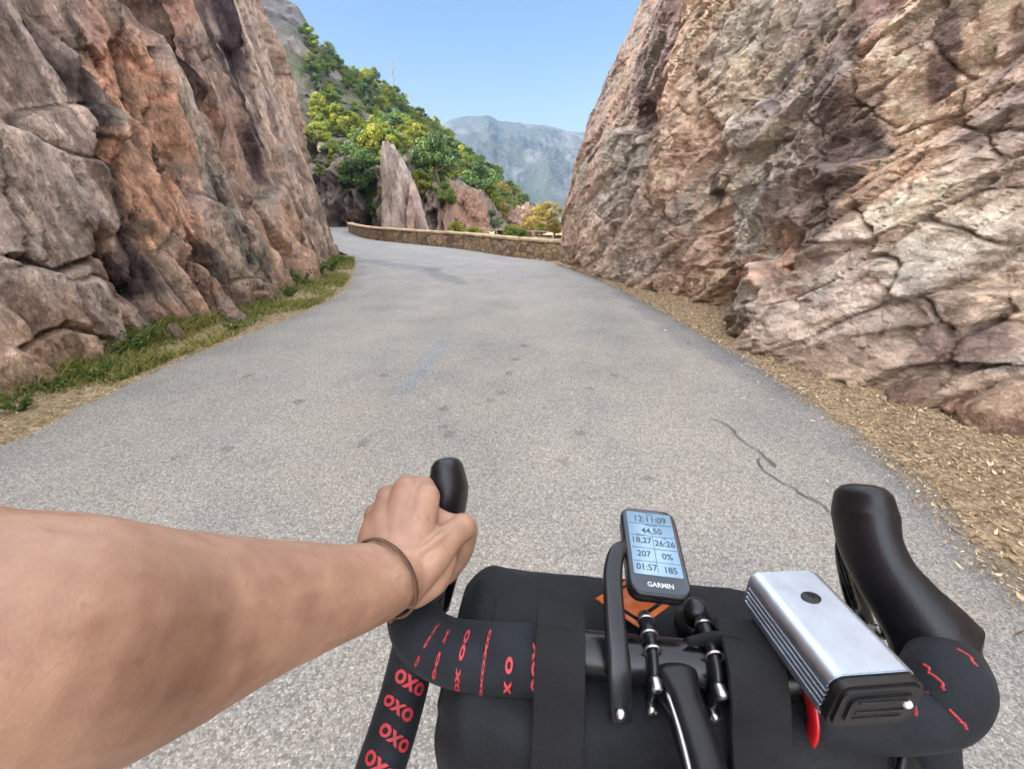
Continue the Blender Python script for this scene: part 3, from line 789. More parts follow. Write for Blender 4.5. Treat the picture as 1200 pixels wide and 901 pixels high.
WP = Path2([(1.75, 12.2), (1.3, 12.75), (0.0, 14.25), (-1.9, 17.1), (-4.45, 19.8), (-7.5, 23.5), (-10.2, 28.6), (-11.4, 31.6)], 30)
ss = np.arange(0, WP.S[-1], 0.12)
Pw = WP.at(ss)
wall = thing("parapet_wall", "low rubble stone parapet curving along the outside of the bend", "wall", (-4.45, 19.8, 0))
V, F = sweep_box(Pw, [(0, -.4), (0, .42), (.05, .48), (.33, .48), (.38, .42), (.38, -.4)], 0.03, 500)
link_mesh("masonry", mk_mesh("masonry", V, F, False), WALLM, wall)
Pc = WP.at(np.arange(0.02, WP.S[-1] - .05, 0.15))
V, F = sweep_box(off_path(Pc, 0.0), [(-.03, .475), (-.03, .535), (.02, .555), (.36, .555), (.41, .535), (.41, .475)], 0.022, 520)
link_mesh("coping", mk_mesh("coping", V, F, False), simple_mat("coping_mortar", lin(178, 152, 118), .9, bump=.02, bscale=14, var=.25, vscale=6), wall)

# railing along the far side of the valley bend
RAILM = simple_mat("weathered_rail", lin(150, 130, 118), .6, var=.2, vscale=4)
def tube(bm, a, b, r, k=8):
    a, b = Vector(a), Vector(b); d = (b - a); q = d.to_track_quat('Z', 'Y')
    ra = [bm.verts.new(a + q @ Vector((r * math.cos(2 * math.pi * i / k), r * math.sin(2 * math.pi * i / k), 0))) for i in range(k)]
    rb = [bm.verts.new(b + q @ Vector((r * math.cos(2 * math.pi * i / k), r * math.sin(2 * math.pi * i / k), 0))) for i in range(k)]
    for i in range(k): bm.faces.new((ra[i], ra[(i + 1) % k], rb[(i + 1) % k], rb[i]))
    bm.faces.new(ra[::-1]); bm.faces.new(rb)
def bm_obj(name, bm, m, parent=None, smooth=True, local=False):
    bmesh.ops.recalc_face_normals(bm, faces=bm.faces)
    me = bpy.data.meshes.new(name); bm.to_mesh(me); bm.free()
    if smooth: me.polygons.foreach_set("use_smooth", np.ones(len(me.polygons), bool))
    return link_mesh(name, me, m, parent, local)
rail = thing("metal_railing", "thin metal railing on posts beyond the stone parapet", "railing", (-1, 30, 0))
ra, rb = dp(492, 266, 32), dp(648, 272, 26)
for k in range(9):
    p = ra.lerp(rb, k / 8); bm = bmesh.new(); tube(bm, (p.x, p.y, -2.5), (p.x, p.y, p.z + .03), .035); bm_obj("post", bm, RAILM, rail)
for dz in (0, -.35):
    bm = bmesh.new(); tube(bm, ra + Vector((0, 0, dz)), rb + Vector((0, 0, dz)), .035); bm_obj("rail", bm, RAILM, rail)

# ================================================================== HILLSIDE
RIDGE = [(150, -120, 62), (300, -40, 72), (345, -12, 78), (358, 4, 80), (372, 36, 82), (410, 62, 86), (440, 84, 90), (463, 96, 93), (480, 121, 96), (512, 140, 100), (526, 152, 102), (554, 178, 106), (589, 200, 110), (610, 222, 114), (627, 238, 117), (650, 247, 120), (720, 262, 124), (820, 275, 130)]
BASE = [(150, 44), (345, 42), (400, 40), (430, 36), (470, 31), (520, 31), (560, 36), (600, 46), (640, 58), (720, 70), (820, 76)]
def hill_pt(x, f):
    """x: frame column of the sight line, f: 0 at the foot, 1 on the ridge"""
    yr = np.interp(x, [r[0] for r in RIDGE], [r[1] for r in RIDGE])
    Dr = np.interp(x, [r[0] for r in RIDGE], [r[2] for r in RIDGE]); Db = np.interp(x, [b[0] for b in BASE], [b[1] for b in BASE])
    u = (x - 600) / FPX; v = (450.5 - yr) / FPX
    fy = _c + v * _s; fz = v * _c - _s
    h = np.sqrt(u * u + fy * fy)
    zr = CH + Dr * fz / h - 1.6
    dx, dy = u / h, fy / h
    # keep the bearing of the foot of the column (the horizon row)
    D = Db + (Dr - Db) * f
    cut = np.interp(x, [150, 380, 470, 520, 560, 600, 650, 820], [5, 4.6, 4.0, 2.9, 2.0, 0.6, 0, 0]) 
    fr = np.clip(f, 0, 1)
    z = -0.3 + cut * sstep(0.0, 0.06, fr) + (zr - cut) * (0.75 * fr + 0.25 * fr * fr)
    z = np.where(f > 1, zr - 0.3 - (zr + 4) * np.clip((f - 1) / 0.8, 0, 1) ** 1.2, z)
    return dx * D, dy * D, z
xs = np.concatenate([np.linspace(150, 330, 40, endpoint=False), np.linspace(330, 680, 430, endpoint=False), np.linspace(680, 820, 40)]); fs = np.concatenate([np.linspace(0, .1, 80), np.linspace(.1, 1, 120)[1:], np.linspace(1, 1.8, 20)[1:]])
X_, F_ = np.meshgrid(xs, fs, indexing='ij')
hx, hy, hz = hill_pt(X_, F_)
rough = 1.6 * fbm(hx * .12, hy * .12, 5, 600, .55) + 0.9 * (ridged(hx * .2, hz * .16, 5, 610) - .55) 
hz2 = hz + rough * sstep(0, .08, F_)
hy2 = hy - 1.2 * (ridged(hx * .35, hz * .22, 5, 620) - .5) * (1 - sstep(.05, .2, F_))
hy2 = hy2 - 1.3 * (ridged(hx * .5, hz * .35, 6, 626, .6) - .5)
hy2 = hy2 - (2.2 * voro(hx * .42, hz * .28, 650, 2, 2, 40)['h'] + 1.3 * voro(hx * 1.0, hz * .6, 660, 2, 2, 30)['h'] + .6 * voro(hx * 2.4, hz * 1.5, 670, 2, 2, 20)['h']) * (1 - .5 * sstep(.1, .3, F_))
cliffy = (1 - sstep(.03, .10, F_ + .03 * fbm(hx * .3, hz * .3, 3, 640)))
hc = np.array(lin(104, 98, 80)) * (1 + .3 * fbm(hx * .3, hy * .3, 5, 630))[..., None]
hc = stain(hc, .6 * sstep(.0, .4, fbm(hx * .15, hy * .15 + hz * .2, 5, 631)), lin(88, 92, 58))
hc = stain(hc, .8 * sstep(.12, .35, fbm(hx * .1 + 3, hz * .2 + hy * .05, 5, 632)), lin(140, 128, 120))
crag = (X_ < 440) * sstep(.72, .85, F_)
hc = stain(hc, .85 * crag, lin(110, 104, 104))
orange = np.exp(-((X_ - 545) / 30) ** 2)
hc = stain(hc, cliffy * .9, lin(132, 116, 106)); hc = stain(hc, np.clip(cliffy * orange, 0, 1) * .85, lin(172, 124, 98))
hc = hc * (1 + .25 * fbm(hx * 1.2, hz * 1.2, 4, 633))[..., None]
hill = link_mesh("hill", mk_mesh("hill", np.stack([hx, hy2, hz2], -1).reshape(-1, 3), grid_faces(*X_.shape), False, np.clip(hc, .01, .8).reshape(-1, 3)), ROCK_FAR)
tag(hill, kind='structure')
def hill_z(x, f):
    i = np.argmin(np.abs(xs - x)); j = np.argmin(np.abs(fs - f))
    return Vector((hx[i, j], hy2[i, j], hz2[i, j]))

# ---- rock spire and outcrops
def rock_blob(name, label, cat, base, size, seed, colr, taper=.6, lean=(0, 0), mat=None, group=None, sub=80, fr=1.0, flat=.0, rough=.16):
    """closed angular rock: a sphere cut by random planes, then roughened"""
    r_ = np.random.default_rng(seed)
    nu, nv = sub * 2, sub
    th = np.linspace(0, 2 * np.pi, nu, endpoint=False); ph = np.linspace(0.0, np.pi, nv)
    T, Pp = np.meshgrid(th, ph, indexing='ij')
    d = np.stack([np.cos(T) * np.sin(Pp), np.sin(T) * np.sin(Pp), np.cos(Pp)], -1)
    R = np.full(T.shape, 1.25)
    for k in range(22):
        n_ = r_.normal(size=3); n_ /= np.linalg.norm(n_)
        dn = d @ n_
        R = np.where(dn > .05, np.minimum(R, r_.uniform(.72, 1.0) / np.maximum(dn, .05)), R)
    p = d * R[..., None]
    f = rough * fbm(p[..., 0] * 1.6 * fr + p[..., 1] * 1.1 + seed, p[..., 2] * 1.3 * fr + p[..., 1] * .9, 6, seed, .58)
    p = p * (1 + f)[..., None]
    hh = (p[..., 2] + 1) / 2
    w = 1 - taper * np.clip(hh, 0, 1)
    x = p[..., 0] * size[0] * w + lean[0] * hh * size[2]; y = p[..., 1] * size[1] * w + lean[1] * hh * size[2]
    z = (hh - flat) * size[2]
    V = np.stack([x + base[0], y + base[1], z + base[2]], -1)
    c = np.array(colr) * (1 + .25 * fbm(x * 2.5 + seed, z * 2.5 + y, 5, seed + 5) + .3 * fbm(x * .8 + 2 * y + seed, z * .6, 4, seed + 9))[..., None]
    c = stain(c, .5 * sstep(.1, .4, fbm(x * 1.2 + seed, z * .5 + y, 4, seed + 7)), lin(112, 92, 86))
    F = grid_faces(nu, nv)
    i = np.arange(nv - 1); last = (nu - 1) * nv
    F = np.concatenate([F, np.stack([last + i, i, i + 1, last + i + 1], 1)])
    me = mk_mesh(name, V.reshape(-1, 3), F, False, np.clip(c, .01, .85).reshape(-1, 3))
    o = link_mesh(name, me, mat or ROCK_S)
    tag(o, label, cat, group)
    return o
b = dp(474, 276, 27); 
def spire():
    # two leaning flakes grown from one loft
    rows, k = 90, 64
    V = []; hgt = 5.75
    for i in range(rows):
        t = i / (rows - 1); z = -1.0 + t * (hgt + 0.05)
        w = np.interp(t, [0, .25, .55, .8, .93, 1], [1.55, 1.32, .98, .70, .50, .36]); dpt = w * .75
        cx = np.interp(t, [0, 1], [.12, -.42])
        a = np.linspace(0, 2 * np.pi, k, endpoint=False)
        rr = 1 + .22 * fbm(np.cos(a) * 1.5 + 5, np.sin(a) * 1.5 + z * .45, 6, 700, .6) + .30 * (voro(np.cos(a) * 1.8 + 9, np.sin(a) * 1.8 + z * .35, 710)['h']) + .12 * (voro(np.cos(a) * 4 + 9, np.sin(a) * 4 + z * .8, 712)['h'])
        V.append(np.stack([cx + w * np.cos(a) * rr + .0 * z, dpt * np.sin(a) * rr, np.full(k, z)], -1))
    V = np.array(V)
    top_ = sstep(3.6, 5.4, V[..., 2]); V[..., 2] += top_ * (.55 * (voro(V[..., 0] * 2.2 + 3, V[..., 1] * 1.2, 730, 1, 1, 20)['h']) - .25 * V[..., 0] - .1)
    V[..., 0] += b.x; V[..., 1] += b.y
    F = []
    for i in range(rows - 1):
        for j in range(k): F.append((i * k + j, i * k + (j + 1) % k, (i + 1) * k + (j + 1) % k, (i + 1) * k + j))
    F.append(tuple(range((rows - 1) * k, rows * k)))
    z = V[..., 2]; x = V[..., 0]
    c = np.array(lin(182, 164, 150)) * (1 + .3 * fbm(x * 1.6, z * .8, 5, 720) + .2 * fbm(x * 6, z * 4, 4, 721))[..., None]
    c = stain(c, .6 * sstep(.1, .4, fbm(x * 2.2, z * .5, 4, 722)), lin(126, 104, 98))
    return mk_mesh("rock_spire", V.reshape(-1, 3), F, False, np.clip(c, .01, .8).reshape(-1, 3))
sp_ = link_mesh("rock_spire", spire(), ROCK_FAR)
tag(sp_, "tall pale rock spire standing just behind the stone parapet below the trees", "rock")
bb = dp(492, 276, 26.4)
rock_blob("rock_flake", "shorter pale rock flake leaning on the right side of the rock spire", "rock", (bb.x, bb.y, -.6), (.75, .9, 3.6), 33, lin(190, 160, 148), .75, (-.08, 0), ROCK_FAR)
q = dp(541, 262, 34)
rock_blob("rock_outcrop", "orange rock face above the parapet, right of the pale spire", "rock", (q.x, q.y, -1.2), (2.6, 1.5, 3.9), 47, lin(160, 124, 104), .25, (0, 0), ROCK_FAR, fr=2.6, rough=.34)
q = dp(611, 262, 44)
rock_blob("rock_outcrop", "pinkish broken outcrop left of the right cliff, behind the railing", "rock", (q.x, q.y, -1.6), (3.4, 1.8, 3.4), 36, lin(160, 128, 112), .35, (0, 0), ROCK_FAR, fr=2.8, rough=.4)
q = dp(388, 262, 44)
rock_blob("rock_outcrop", "dark grey rock buttress at the far end of the road", "rock", (q.x, q.y, -1.0), (2.6, 2.6, 7.5), 37, lin(122, 112, 108), .45, (.02, 0), ROCK_FAR, fr=2.5, rough=.34)

# ---- distant mountain
MR = [(380, 200), (470, 165), (515, 147), (528, 139), (545, 135), (560, 137), (572, 134), (577, 136), (584, 141), (600, 142), (622, 145), (640, 147), (655, 150), (680, 156), (740, 150), (820, 166), (920, 190), (1040, 235)]
mx_ = np.linspace(380, 1040, 420); mf = np.linspace(0, 1.3, 150)
X_, F_ = np.meshgrid(mx_, mf, indexing='ij')
yr = np.interp(X_, [m[0] for m in MR], [m[1] for m in MR]) + 3.2 * (ridged(X_ * .05, X_ * 0, 5, 800, .55) - .6) - .6
u = (X_ - 600) / FPX; v = (450.5 - yr) / FPX; fy = _c + v * _s; fz = v * _c - _s; hh = np.sqrt(u * u + fy * fy)
D0, D1 = 520., 900.
D = D0 + (D1 - D0) * F_
zr = D1 * fz / hh
z = np.where(F_ <= 1, -12 + (zr + 12) * (F_ ** .85), zr - (zr + 10) * ((F_ - 1) / .3) ** 1.2)
mxx, myy = u / hh * D, fy / hh * D
z = z + 42 * (ridged(mxx * .011 , myy * .011, 6, 810, .55) - .6) * np.sin(np.pi * np.clip(F_, 0, 1)) + 5 * fbm(mxx * .04, myy * .04, 4, 812) * np.sin(np.pi * np.clip(F_, 0, 1)) 
mc = np.array(lin(52, 58, 50)) * (1 + .35 * fbm(mxx * .02, myy * .02, 5, 820))[..., None]
mc = stain(mc, .8 * sstep(.0, .3, fbm(mxx * .03, z * .04, 6, 821, .6)), lin(84, 84, 84))
mountain = link_mesh("mountain", mk_mesh("mountain", np.stack([mxx, myy, z], -1).reshape(-1, 3), grid_faces(*X_.shape), True, np.clip(mc, .01, .8).reshape(-1, 3)), ROCK_FAR)
tag(mountain, kind='structure')

# ================================================================== TREES
def leaf_mat(name, stops, trans=.35):
    m, n, l, b = new_mat(name)
    at = N(n, "ShaderNodeAttribute", attribute_name="tone")
    r = ramp(n, stops); l.new(at.outputs['Fac'], r.inputs['Fac']); l.new(r.outputs[0], b.inputs['Base Color'])
    b.inputs['Roughness'].default_value = .6; b.inputs['Specular IOR Level'].default_value = .25
    t = n.new("ShaderNodeBsdfTranslucent"); mx = N(n, "ShaderNodeMixShader"); mx.inputs[0].default_value = trans
    hs_ = n.new("ShaderNodeHueSaturation"); hs_.inputs['Saturation'].default_value = 1.15; hs_.inputs['Value'].default_value = 1.3
    l.new(r.outputs[0], hs_.inputs['Color']); l.new(hs_.outputs[0], t.inputs['Color'])
    l.new(b.outputs[0], mx.inputs[1]); l.new(t.outputs[0], mx.inputs[2])
    l.new(mx.outputs[0], n['Material Output'].inputs[0])
    return m
LM = {'dark': leaf_mat("leaf_dark", [(0, lin(40, 56, 30)), (.6, lin(66, 88, 46)), (1, lin(98, 118, 64))], .2),
      'mid': leaf_mat("leaf_mid", [(0, lin(54, 72, 32)), (.6, lin(94, 112, 46)), (1, lin(134, 142, 66))], .3),
      'yellow': leaf_mat("leaf_yellow", [(0, lin(72, 84, 34)), (.6, lin(118, 124, 48)), (1, lin(156, 152, 66))], .35),
      'ochre': leaf_mat("leaf_ochre", [(0, lin(88, 82, 44)), (.6, lin(136, 118, 62)), (1, lin(168, 148, 84))], .35)}
BARK = simple_mat("bark", lin(96, 80, 66), .9, bump=.02, bscale=9, var=.3, vscale=5)
def crown_mesh(name, seed, W, Hh, nclump, leaves, size, base):
    r = np.random.default_rng(seed)
    cs = []
    for _ in range(nclump):
        a = r.uniform(0, 2 * np.pi); q = r.uniform(0, 1) ** .6; h = r.uniform(0, 1)
        prof = math.sin(math.pi * min(1, .18 + .82 * h)) ** .7
        cs.append((math.cos(a) * q * W * prof * .8, math.sin(a) * q * W * prof * .8, base + h * (Hh - base) * .92, r.uniform(.15, .34) * W))
    cs = np.array(cs)
    k = r.integers(0, nclump, leaves)
    d = r.normal(size=(leaves, 3)); d /= np.linalg.norm(d, axis=1, keepdims=True)
    rad = r.uniform(.45, 1.05, leaves) ** .6
    P = cs[k, :3] + d * (rad * cs[k, 3])[:, None] * np.array([1, 1, .8])
    n1 = d + r.normal(size=(leaves, 3)) * .7 + np.array([0, 0, .35]); n1 /= np.linalg.norm(n1, axis=1, keepdims=True)
    t = np.cross(n1, r.normal(size=(leaves, 3))); t /= np.linalg.norm(t, axis=1, keepdims=True); bt = np.cross(n1, t)
    s = (size * r.uniform(.6, 1.35, leaves))[:, None]
    V = np.stack([P + t * s, P + bt * s * .55, P - t * s, P - bt * s * .55], 1).reshape(-1, 3)
    tone = np.repeat(np.clip(r.uniform(.0, 1, nclump)[k] * .6 + r.uniform(0, .5, leaves), 0, 1), 4)
    me = mk_mesh(name, V, np.arange(leaves * 4).reshape(-1, 4), False, None, {"tone": tone})
    return me, cs
def trunk_mesh(name, seed, hgt, r0, cs):
    bm = bmesh.new(); r = random.Random(seed)
    def limb(a, b, ra, rb, k=7):
        a, b = Vector(a), Vector(b); mid = a.lerp(b, .5) + Vector((r.uniform(-.1, .1), r.uniform(-.1, .1), 0)) * (b - a).length
        pr = None
        for p, rr in ((a, ra), (mid, (ra + rb) / 2), (b, rb)):
            q = (b - a).to_track_quat('Z', 'Y')
            ring = [bm.verts.new(p + q @ Vector((rr * math.cos(2 * math.pi * i / k), rr * math.sin(2 * math.pi * i / k), 0))) for i in range(k)]
            if pr:
                for i in range(k): bm.faces.new((pr[i], pr[(i + 1) % k], ring[(i + 1) % k], ring[i]))
            pr = ring
    limb((0, 0, -.6), (0, 0, hgt), r0, r0 * .55)
    for c in cs[:7]: limb((0, 0, hgt * r.uniform(.5, 1)), c[:3], r0 * .45, r0 * .12, 5)
    bmesh.ops.recalc_face_normals(bm, faces=bm.faces)
    me = bpy.data.meshes.new(name); bm.to_mesh(me); bm.free(); return me
PROTO = {}
for kind in LM:
    for v_ in range(3):
        W, Hh, bs = [(1.0, 1.9, .45), (1.15, 1.5, .3), (.8, 2.2, .5)][v_]
        me, cs = crown_mesh("crown", 900 + v_ * 7 + hash(kind) % 1 + len(kind), W, Hh, [22, 24, 20][v_], 4200, .05, bs)
        me.materials.append(LM[kind])
        tm = trunk_mesh("trunk", v_, bs * 1.3, .09, cs); tm.materials.append(BARK)
        PROTO[(kind, v_)] = (me, tm)
def tree(kind, v_, loc, sc, rz, label, cat, group=None, sx=1.0, nm="tree"):
    e = thing(nm, label, cat, loc, group)
    e.scale = (sc * sx, sc * sx, sc); e.rotation_euler = (0, 0, rz)
    me, tm = PROTO[(kind, v_)]
    for n_, m_ in (("crown", me), ("trunk", tm)):
        o = bpy.data.objects.new(n_, m_); COL.objects.link(o); o.parent = e
    return e
r_ = random.Random(5)
# trees that stand out: column in the photo, fraction up the slope, size
SPECIAL = [
    (383, .30, 1.6, 'yellow', 0, "bright yellow-green tree catching the sun beside the left cliff", 1.2),
    (404, .33, 1.35, 'yellow', 1, "sunlit yellow-green tree just right of the brightest tree by the left cliff", 1.1),
    (398, .03, 1.7, 'dark', 0, "dark green tree hanging over the road end, beside the dark buttress", 1.25),
    (425, .04, 1.5, 'dark', 1, "broad dark green tree immediately left of the rock spire", 1.3),
    (412, .09, 1.5, 'dark', 1, "dark rounded tree above the tree left of the rock spire", 1.2),
    (437, .13, 1.5, 'yellow', 1, "yellow-green bush just above the top of the rock spire", 1.2),
    (541, .50, 1.6, 'yellow', 2, "yellow-lit tree on the slope above the orange rock face", 1.1),
    (575, .60, 1.7, 'mid', 0, "round green tree on the ridge above the distant mountain's foot", 1.1),
    (598, .72, 1.7, 'mid', 1, "lowest green tree on the ridge, in front of the distant mountain", 1.2),
    (561, .10, 1.6, 'dark', 1, "dark bush right of the orange rock face", 1.1),
    (508, .05, 1.8, 'dark', 0, "dark green tree between the rock spire and the orange rock face", 1.0),
]
for (x, f, sc, kd, v_, lb, sx) in SPECIAL:
    tree(kd, v_, hill_z(x, f) - Vector((0, 0, .3)), sc, r_.uniform(0, 6), lb, "tree", None, sx)
LBL = {'dark': "dark green tree among the dense woodland of the hillside", 'mid': "mid green tree among the dense woodland of the hillside",
       'yellow': "yellow-green sunlit tree among the dense woodland of the hillside", 'ochre': "dry ochre bush among the low growth at the hillside's right end"}
done = []
tries = 0
while len(done) < 298 and tries < 6000:
    tries += 1
    x = r_.uniform(352, 640); f = r_.uniform(.03, 1.0)
    if x < 380 and f > .88: continue
    if 520 < x < 566 and f < .10: continue
    p = hill_z(x, f)
    if any((p - q).length < 0.8 + .0105 * p.length for q in done): continue
    done.append(p)
    kd = r_.choices(['dark', 'mid', 'yellow'], [.28, .34, .38])[0]
    if x > 585 and f < .5: kd = r_.choice(['ochre', 'ochre', 'mid', 'yellow'])
    sc = r_.uniform(.7, 1.25) * (.8 + .45 * f)
    if x > 585: sc *= .75
    nm = "bush" if kd == 'ochre' else "tree"
    tree(kd, r_.randrange(3), p - Vector((0, 0, .4)), sc, r_.uniform(0, 6), LBL[kd], nm, "trees on the hillside", r_.uniform(1, 1.35), nm)
# low bushes just behind the parapet
for i, (x, y, t, sc, kd, lb) in enumerate([
    (537, 272, 26, .85, 'yellow', "yellow flowering bush behind the parapet under the orange rock face"),
    (556, 275, 24, .6, 'yellow', "small yellow bush behind the parapet, left of the middle clump"),
    (597, 277, 21, .75, 'yellow', "pale yellow bush showing over the middle of the parapet"),
    (612, 279, 20.5, .6, 'mid', "small green-yellow bush over the parapet, near the right cliff"),
    (650, 264, 24, .6, 'ochre', "ochre bush tight against the edge of the right cliff"),
    (643, 247, 40, 1.2, 'ochre', "tall ochre bush beyond the railing beside the right cliff"),
    (590, 248, 44, 1.2, 'ochre', "ochre bush on top of the pinkish outcrop"),
    (628, 252, 37, .9, 'ochre', "small ochre bush left of the tall ochre bush beside the right cliff"),
    (634, 268, 27, .5, 'yellow', "small yellow-green bush at the railing near the right cliff"),
    (619, 262, 33, .6, 'ochre', "low ochre bush in front of the pinkish outcrop"),
    (572, 258, 38, 1.3, 'dark', "dark bush between the orange face and the pinkish outcrop")]):
    p = dp(x, y, t); hgt = sc * 1.2
    tree(kd, 1, Vector((p.x, p.y, p.z - hgt * .75)), sc, i * 1.3, lb, "bush", None, 1.25, "bush")
for i, (x, y, t, sc, kd) in enumerate([(384, 232, 40, 1.0, 'dark'), (396, 246, 39, .8, 'dark'), (408, 228, 38, 1.1, 'dark'), (420, 244, 37, .9, 'dark'), (432, 226, 36, 1.0, 'mid'), (436, 250, 35, .7, 'dark'), (376, 205, 42, 1.1, 'dark'), (448, 238, 34, .7, 'mid'), (402, 206, 39, 1.0, 'mid')]):
    p = dp(x, y, t)
    tree(kd, i % 3, Vector((p.x, p.y, p.z - sc * 1.0)), sc, i * 2.1, "dark shrub growing on the shaded rock between the road end and the rock spire", "bush", "shrubs on the rock left of the spire", 1.15, "bush")
# bare pole on the skyline
p = hill_z(460, 1.0); pole = thing("bare_tree", "thin bare dead tree on the skyline of the hill", "dead tree", p)
bm = bmesh.new(); tube(bm, p - Vector((0, 0, 1)), p + Vector((.1, 0, 5.2)), .07, 6)
for k in range(6):
    a = p + Vector((.05, 0, 2.2 + .5 * k)); tube(bm, a, a + Vector((math.cos(k * 2.4) * .7, math.sin(k * 2.4) * .7, .5)), .03, 5)
bm_obj("trunk", bm, BARK, pole)

# ================================================================== LOOSE ROCKS, GRASS, LEAF LITTER
RK = [(1080, 466, .20, .16, .13, (176, 148, 124), "low brown stone lying at the foot of the right cliff slab"),
      (1140, 478, .17, .14, .12, (160, 128, 110), "angular brown stone near the right frame edge, left of the largest stone"),
      (1192, 500, .24, .2, .24, (186, 156, 132), "largest pale loose stone at the right cliff foot, at the frame edge"),
      (880, 345, .12, .12, .13, (186, 146, 116), "orange stone perched left of the dark protruding boulder"),
      (868, 352, .10, .09, .10, (176, 140, 110), "small orange stone at the foot of the right cliff"),
      (980, 418, .16, .12, .09, (172, 150, 132), "flat grey stone just right of the dark protruding boulder"),
      (1152, 474, .07, .06, .06, (190, 160, 130), "small pale pebble before the largest loose stone"),
      (272, 372, .16, .14, .16, (170, 144, 124), "grey stone at the foot of the left cliff in the grass"),
      (205, 392, .10, .1, .1, (164, 136, 118), "small brown stone in the grass of the left verge")]
for i, (px, py, a, b_, c_, co, lb) in enumerate(RK):
    g = gp(px, py, .05)
    z = (litter_z if g.x > 0 else grass_z)(g.x, g.y)
    rock_blob("stone", lb, "stone", (g.x, g.y, z), (a * 1.2, b_ * 1.2, c_ * 2.2), 60 + i, lin(*co), .3, (0, 0), ROCK_S, "loose stones at the cliff feet", 36, flat=.3)
bl = gp(925, 398, 0)
rock_blob("boulder", "dark angular boulder jutting from the foot of the right cliff", "boulder", (bl.x - .04, bl.y + .22, -.1), (.40, .36, 0.85), 84, lin(150, 128, 114), .15, (.02, .0), ROCK_S, None, 90, flat=.12, rough=.2)

def leaf_litter():
    r = np.random.default_rng(3)
    n = 66000
    y = r.uniform(0, 1, n) ** 1.5 * 11.5 + .3
    xe = np.interp(y, RE.P[:, 1], RE.P[:, 0]); xc = np.interp(y, RP.P[:, 1], RP.P[:, 0])
    q = np.clip(r.beta(1.6, 1.6, n), 0, 1)
    x = xe - .22 + q * (xc - xe + .25)
    k = r.integers(0, n, 700); x[k] = xe[k] - r.exponential(.3, 700) - .05        # strays on the tarmac
    k = np.arange(n - 4000, n); y[k] = r.uniform(1.5, 11, 4000)                     # a thinner scatter on the left
    xe2 = np.interp(y[k], LE.P[:, 1], LE.P[:, 0]); x[k] = xe2 - r.uniform(-.08, .75, 4000)
    z = np.array([(litter_z if a > 0 else grass_z)(a, b_) for a, b_ in zip(x, y)])
    on = np.where(x > 0, x < xe - .1, x > np.interp(y, LE.P[:, 1], LE.P[:, 0]) + .06)
    z = np.where(on, .008, np.maximum(z, -.01)) + r.uniform(.002, .014, n)
    L = np.minimum(.020, .005 + r.exponential(.004, n)); W = L * r.uniform(.28, .5, n); a = r.uniform(0, 2 * np.pi, n)
    tilt = r.normal(0, .35, n); curl = r.uniform(.1, .5, n)
    t = np.stack([np.cos(a), np.sin(a), np.sin(tilt)], -1); s = np.stack([-np.sin(a), np.cos(a), r.normal(0, .4, n)], -1)
    P = np.stack([x, y, z], -1)
    up = np.array([0, 0, 1.0])
    def pt(u, w): return P + t * (L * u)[:, None] + s * (W * w)[:, None] + up * (L * curl * (abs(u) ** 2 * .8 + abs(w) * .35))[:, None]
    V = np.stack([pt(-1, 0), pt(-.3, -.8), pt(.4, -.7), pt(1.1, 0), pt(.4, .7), pt(-.3, .8)], 1).reshape(-1, 3)
    i = np.arange(n) * 6
    F = np.concatenate([np.stack([i, i + 1, i + 2, i + 3], 1), np.stack([i, i + 3, i + 4, i + 5], 1)])
    return mk_mesh("leaf_litter", V, F, False, None, {"tone": np.repeat(r.uniform(0, 1, n), 6)})
lo = link_mesh("leaf_litter", leaf_litter(), leaf_mat("dry_leaf", [(0, lin(100, 82, 62)), (.35, lin(150, 126, 96)), (.75, lin(190, 164, 126)), (1, lin(222, 204, 170))], .12))
tag(lo, "dry tan leaves littering the verge under the right cliff", "leaf litter", kind='stuff')

def grass():
    r = np.random.default_rng(4); n = 46000
    y = r.uniform(0, 1, n) ** 1.25 * 12 + 1.2
    xe = np.interp(y, LE.P[:, 1], LE.P[:, 0]); xc = np.interp(y, LP.P[:, 1], LP.P[:, 0])
    q = r.uniform(.06, 1.0, n); x = xe + q * (xc - xe - .05)
    dens = fbm(x * 2.0, y * 1.4, 4, 900) + .25 * q
    keep = dens > r.uniform(-.34, .16, n)
    x, y, q, dens = x[keep], y[keep], q[keep], dens[keep]; n = len(x)
    z = np.array([grass_z(a, b_) for a, b_ in zip(x, y)])
    h = r.uniform(.025, .085, n) * (1 + 1.3 * np.clip(dens, 0, 1)) * (1 + .6 * (q > .6)); w = r.uniform(.0022, .0045, n) * (1 + .12 * y)
    a = r.uniform(0, 2 * np.pi, n); bend = h * r.uniform(.3, 1.3, n); b2 = r.uniform(0, 2 * np.pi, n)
    P = np.stack([x, y, z - .01], -1); s = np.stack([np.cos(a), np.sin(a), 0 * a], -1) * w[:, None]
    bd = np.stack([np.cos(b2), np.sin(b2), 0 * b2], -1) * bend[:, None]; up = np.array([0, 0, 1.0])
    V = np.stack([P - s, P + s, P + s * .8 + bd * .35 + up * (h * .6)[:, None], P - s * .8 + bd * .35 + up * (h * .6)[:, None], P + bd + up * (h * .95)[:, None]], 1).reshape(-1, 3)
    i = np.arange(n) * 5
    F = [tuple(v) for v in np.stack([i, i + 1, i + 2, i + 3], 1)] + [tuple(v) for v in np.stack([i + 3, i + 2, i + 4], 1)]
    tone = np.clip(r.normal(.45, .22, n) + .25 * fbm(x * 1.5, y * 1.5, 3, 905), 0, 1)
    return mk_mesh("grass", V, F, False, None, {"tone": np.repeat(tone, 5)})
gr = link_mesh("grass", grass(), leaf_mat("grass_blade", [(0, lin(62, 76, 34)), (.4, lin(104, 114, 54)), (.7, lin(152, 142, 84)), (1, lin(190, 166, 112))], .25))
